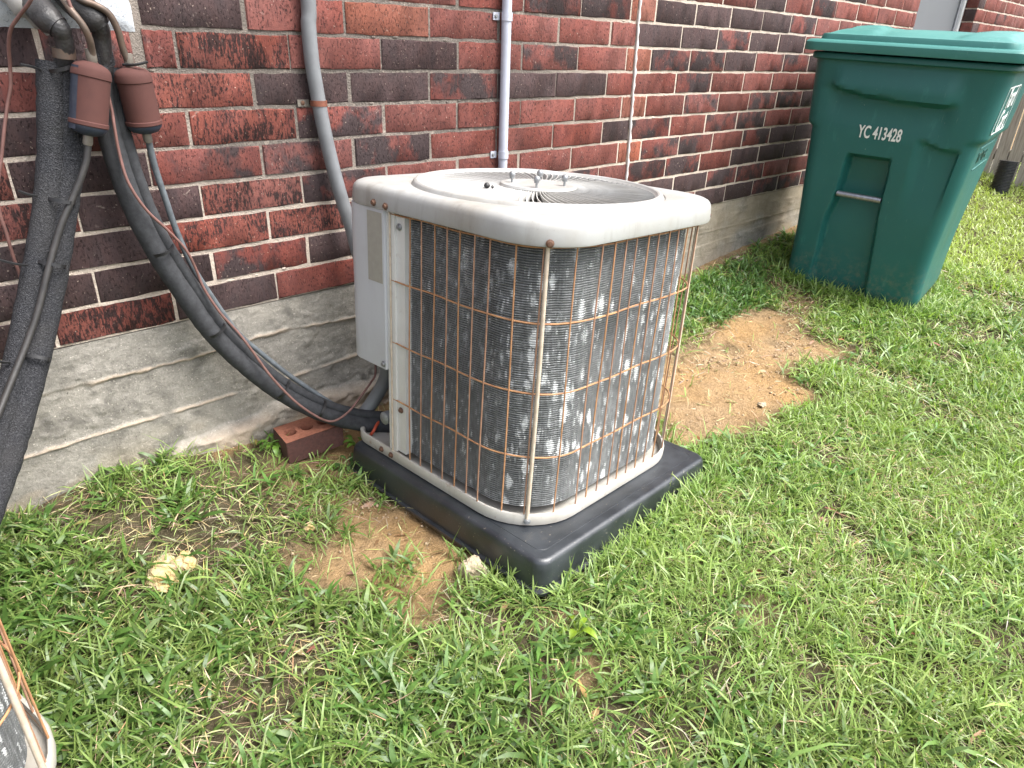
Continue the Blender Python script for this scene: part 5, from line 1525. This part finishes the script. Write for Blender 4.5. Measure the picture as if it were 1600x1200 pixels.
def grow():
    parts, dry = [], []
    # crab grass: rosettes of broad blades, thick on the left and in scattered clumps elsewhere
    def dens(x, y, d):
        left = sstep(1.05, .35, x + .35 * (y + .9))
        clump = sstep(.50, .64, fbm(x * 3.1, y * 3.1, 3, 101))
        return cover(x, y) * (.10 + .90 * left + .42 * clump) / 1.42
    x, y, d = field(1900, -1.1, 3.9, -1.9, 0, dens)
    k = 6
    px = np.repeat(x, k) + NR.normal(0, .006, len(x) * k); py = np.repeat(y, k) + NR.normal(0, .006, len(x) * k)
    az = np.repeat(NR.uniform(0, 6.28, len(x)), k) + np.tile(np.arange(k) * 6.283 / k, len(x)) + NR.normal(0, .45, len(x) * k)
    sz = np.repeat(NR.uniform(.65, 1.25, len(x)), k); n = len(px)
    L = NR.uniform(.026, .072, n) * sz; W = NR.uniform(.0050, .0105, n) * np.minimum(sz, 1.1)
    e0 = np.radians(NR.uniform(18, 68, n)); e1 = e0 - np.radians(NR.uniform(25, 85, n))
    tb = np.repeat(tints(len(x), x, y, (.110, .220, .048)), k, 0) * NR.uniform(.85, 1.15, (n, 1))
    py = np.minimum(py, -.006)
    parts.append(blades(px, py, az, L, W, e0, e1, tb, dz=NR.uniform(.0, .018, n)))
    # medium blades in threes
    def dens2(x, y, d): return cover(x, y) * np.clip((2.1 / d) ** 1.3, 0, 1)
    x, y, d = field(5200, -1.1, 4.2, -2.2, 0, dens2); k = 3
    n = len(x) * k; px = np.repeat(x, k) + NR.normal(0, .004, n); py = np.minimum(np.repeat(y, k) + NR.normal(0, .004, n), -.006)
    az = NR.uniform(0, 6.283, n); dd = np.repeat(d, k)
    L = NR.gamma(5, .0078, n) + .012; W = NR.uniform(.0020, .0048, n) * np.clip(dd / 1.9, 1, 3)
    e0 = np.radians(NR.uniform(10, 78, n)); e1 = e0 - np.radians(NR.uniform(10, 80, n))
    parts.append(blades(px, py, az, L, W, e0, e1, np.repeat(tints(len(x), x, y, (.235, .345, .092)), k, 0) * NR.uniform(.8, 1.2, (n, 1)), dz=NR.uniform(0, .012, n)))
    # fine bermuda, mostly to the right
    def dens3(x, y, d): return cover(x, y) * (.25 + .75 * sstep(.3, 1.3, x)) * np.clip((2.2 / d) ** 1.3, 0, 1)
    x, y, d = field(13500, -.6, 4.2, -2.4, 0, dens3); n = len(x)
    L = NR.uniform(.016, .052, n); W = NR.uniform(.0012, .0024, n) * np.clip(d / 1.7, 1, 3)
    e0 = np.radians(NR.uniform(5, 75, n)); e1 = e0 - np.radians(NR.uniform(-10, 70, n))
    parts.append(blades(x, y, NR.uniform(0, 6.283, n), L, W, e0, e1, tints(n, x, y, (.335, .425, .140), .28), dz=NR.uniform(0, .016, n)))
    # long loose blades lying over the top
    x, y, d = field(260, -.9, 3.6, -2.0, -.05, lambda x, y, d: cover(x, y)); n = len(x)
    L = NR.uniform(.07, .15, n); W = NR.uniform(.0026, .0062, n)
    e0 = np.radians(NR.uniform(8, 55, n)); e1 = e0 - np.radians(NR.uniform(35, 85, n))
    parts.append(blades(x, y, NR.uniform(0, 6.283, n), L, W, e0, e1, tints(n, x, y, (.24, .38, .095)), dz=NR.uniform(.004, .022, n)))
    # flat broad-leaved rosettes and dead leaves among the grass
    x, y, d = field(26, -.8, 3.4, -1.9, -.05, lambda x, y, d: np.clip(cover(x, y) + .15, 0, 1)); k = 8
    n = len(x) * k; px = np.repeat(x, k); py = np.minimum(np.repeat(y, k), -.01); sz = np.repeat(NR.uniform(.6, 1.2, len(x)), k)
    az = np.tile(np.arange(k) * 6.283 / k, len(x)) + NR.normal(0, .3, n)
    e0 = np.radians(NR.uniform(12, 45, n))
    parts.append(blades(px, py, az, NR.uniform(.022, .042, n) * sz, NR.uniform(.009, .015, n) * sz, e0, e0 - np.radians(NR.uniform(20, 60, n)), np.repeat(tints(len(x), x, y, (.12, .235, .060)), k, 0), dz=.010, roll=NR.uniform(-.25, .25, n)))
    x, y, d = field(42, -.8, 3.8, -2.0, -.03, lambda x, y, d: np.full(len(x), .9)); n = len(x)
    tb = np.stack([NR.uniform(.16, .36, n), NR.uniform(.10, .22, n), NR.uniform(.05, .11, n)], 1)
    dry.append(blades(x, y, NR.uniform(0, 6.283, n), NR.uniform(.018, .045, n), NR.uniform(.006, .014, n), np.radians(NR.uniform(-5, 30, n)), np.radians(NR.uniform(-30, 20, n)), tb, dz=NR.uniform(.004, .02, n)))
    # taller fringe against the pad, the cart and the footing
    ed = []
    for (o, a, rot) in ((PADO, .372, .0497),):
        for t, side in ((NR.uniform(-.36, .36, 190), 'f'), (NR.uniform(-.36, .36, 90), 'r'), (NR.uniform(-.36, -.12, 46), 'l')):
            off = a + np.abs(NR.normal(0, .018, len(t)))
            lx, ly = (t, -off) if side == 'f' else ((off, t) if side == 'r' else (-off, t))
            ed.append(np.stack([o.x + lx * math.cos(rot) - ly * math.sin(rot), o.y + lx * math.sin(rot) + ly * math.cos(rot)], 1))
    c, s = math.cos(-1.4442), math.sin(-1.4442)
    for t in (NR.uniform(-.32, .33, 420),):
        ly = -.01 - np.abs(NR.normal(0, .035, len(t))); ed.append(np.stack([3.2192 + t * c - ly * s, -.5387 + t * s + ly * c], 1))
    t = NR.uniform(0, .52, 200); lx = .305 + np.abs(NR.normal(0, .03, 200)); ed.append(np.stack([3.2192 + lx * c - t * s, -.5387 + lx * s + t * c], 1))
    e = np.concatenate(ed); e = np.repeat(e, 3, 0) + NR.normal(0, .006, (len(e) * 3, 2)); e = e[~blocked(e[:, 0], e[:, 1])]; n = len(e)
    far = e[:, 0] > 2.4
    L = NR.uniform(.035, .095, n); W = np.where(far, NR.uniform(.003, .006, n), NR.uniform(.0024, .0056, n))
    e0 = np.radians(NR.uniform(35, 85, n)); e1 = e0 - np.radians(NR.uniform(15, 80, n))
    parts.append(blades(e[:, 0], e[:, 1], NR.uniform(0, 6.283, n), L, W, e0, e1, tints(n, e[:, 0], e[:, 1], (.22, .335, .09))))
    # dense dark bed behind the unit, between it and the cart
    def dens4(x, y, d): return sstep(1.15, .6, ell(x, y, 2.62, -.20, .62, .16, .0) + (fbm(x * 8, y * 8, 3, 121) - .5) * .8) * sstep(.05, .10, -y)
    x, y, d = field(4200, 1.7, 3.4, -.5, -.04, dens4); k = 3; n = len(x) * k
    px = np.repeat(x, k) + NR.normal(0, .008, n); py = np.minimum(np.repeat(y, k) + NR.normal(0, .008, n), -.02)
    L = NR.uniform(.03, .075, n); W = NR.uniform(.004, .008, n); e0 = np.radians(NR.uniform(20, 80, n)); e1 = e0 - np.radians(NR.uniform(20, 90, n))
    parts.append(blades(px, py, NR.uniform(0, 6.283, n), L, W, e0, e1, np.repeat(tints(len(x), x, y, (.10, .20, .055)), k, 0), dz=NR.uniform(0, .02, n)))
    # the lawn beyond
    for (x0, x1, y0, y1, dn) in ((4.0, 12.0, -4.0, -.02, 5200), (2.0, 4.2, -4.0, -2.0, 4500)):
        x, y, d = field(dn, x0, x1, y0, y1, lambda x, y, d: np.clip((4.5 / d) ** .8, 0, 1) * (.5 + .5 * cover(x, y))); n = len(x)
        L = NR.uniform(.025, .065, n); W = NR.uniform(.0045, .0085, n) * np.clip(d / 5, 1, 2)
        e0 = np.radians(NR.uniform(15, 85, n)); e1 = e0 - np.radians(NR.uniform(0, 70, n))
        parts.append(blades(x, y, NR.uniform(0, 6.283, n), L, W, e0, e1, tints(n, x, y, (.36, .44, .145), .28)))
    emit('grass', parts, MAT['grass'])
    # dry stems and clippings
    x, y, d = field(10000, -1.0, 4.2, -2.2, 0, lambda x, y, d: (.55 + .45 * sstep(.2, 1.2, x)) * (.22 + .78 * sstep(.42, .66, fbm(x * 3.6, y * 3.6, 3, 131))) * np.clip(lawn_mask(x, y) * .95 + .10, 0, 1) * np.clip((2.2 / d) ** 1.2, 0, 1)); n = len(x)
    L = NR.uniform(.015, .065, n); W = NR.uniform(.0010, .0024, n) * np.clip(d / 1.9, 1, 2.5)
    e0 = np.radians(NR.uniform(-2, 35, n)); e1 = e0 - np.radians(NR.uniform(0, 40, n))
    tb = np.stack([NR.uniform(.38, .62, n), NR.uniform(.32, .52, n), NR.uniform(.18, .30, n)], 1) * NR.uniform(.6, 1.1, (n, 1))
    dry.append(blades(x, y, NR.uniform(0, 6.283, n), L, W, e0, e1, tb, dz=NR.uniform(.002, .022, n)))
    emit('dry_grass', dry, MAT['straw'])
grow()
# single seed stalks standing clear of the lawn
def stalk(x, y, h, lean, label, seed):
    R = random.Random(seed); m = MB(); z = gh(x, y)
    pts = [Vector((lean[0] * h * t * t + .002 * math.sin(t * 5), lean[1] * h * t * t, h * t)) for t in [k / 10 for k in range(11)]]
    m.tube(pts, [.0024 - .0012 * k / 10 for k in range(11)], 6)
    for k in range(9):
        p = pts[10] - Vector((0, 0, .0045 * k)); a = k * 2.1
        m.add([p, p + Vector((.0028 * math.cos(a), .0028 * math.sin(a), .004)), p + Vector((0, 0, .008))], [(0, 1, 2)])
    o = m.build('grass_stalk', MAT['straw'], None, 60); o.location = (x, y, z)
    at = o.data.color_attributes.new('tint', 'FLOAT_COLOR', 'POINT')
    at.data.foreach_set('color', np.tile(np.array([.34, .40, .16, 1], np.float32), len(o.data.vertices)))
    tag(o, label, 'grass stalk', 'seed stalks in the lawn')
stalk(.523, -.70, .205, (.0, .05), 'tall pale grass stalk standing left of the black pad over the lawn', 1)
stalk(2.02, -.95, .17, (.05, .0), 'slim pale grass stalk at the edge of the sandy patch behind the unit', 2)
stalk(1.30, -1.02, .15, (-.35, .55), 'bent grass stalk with a yellow tip leaning over the right side of the pad', 3)
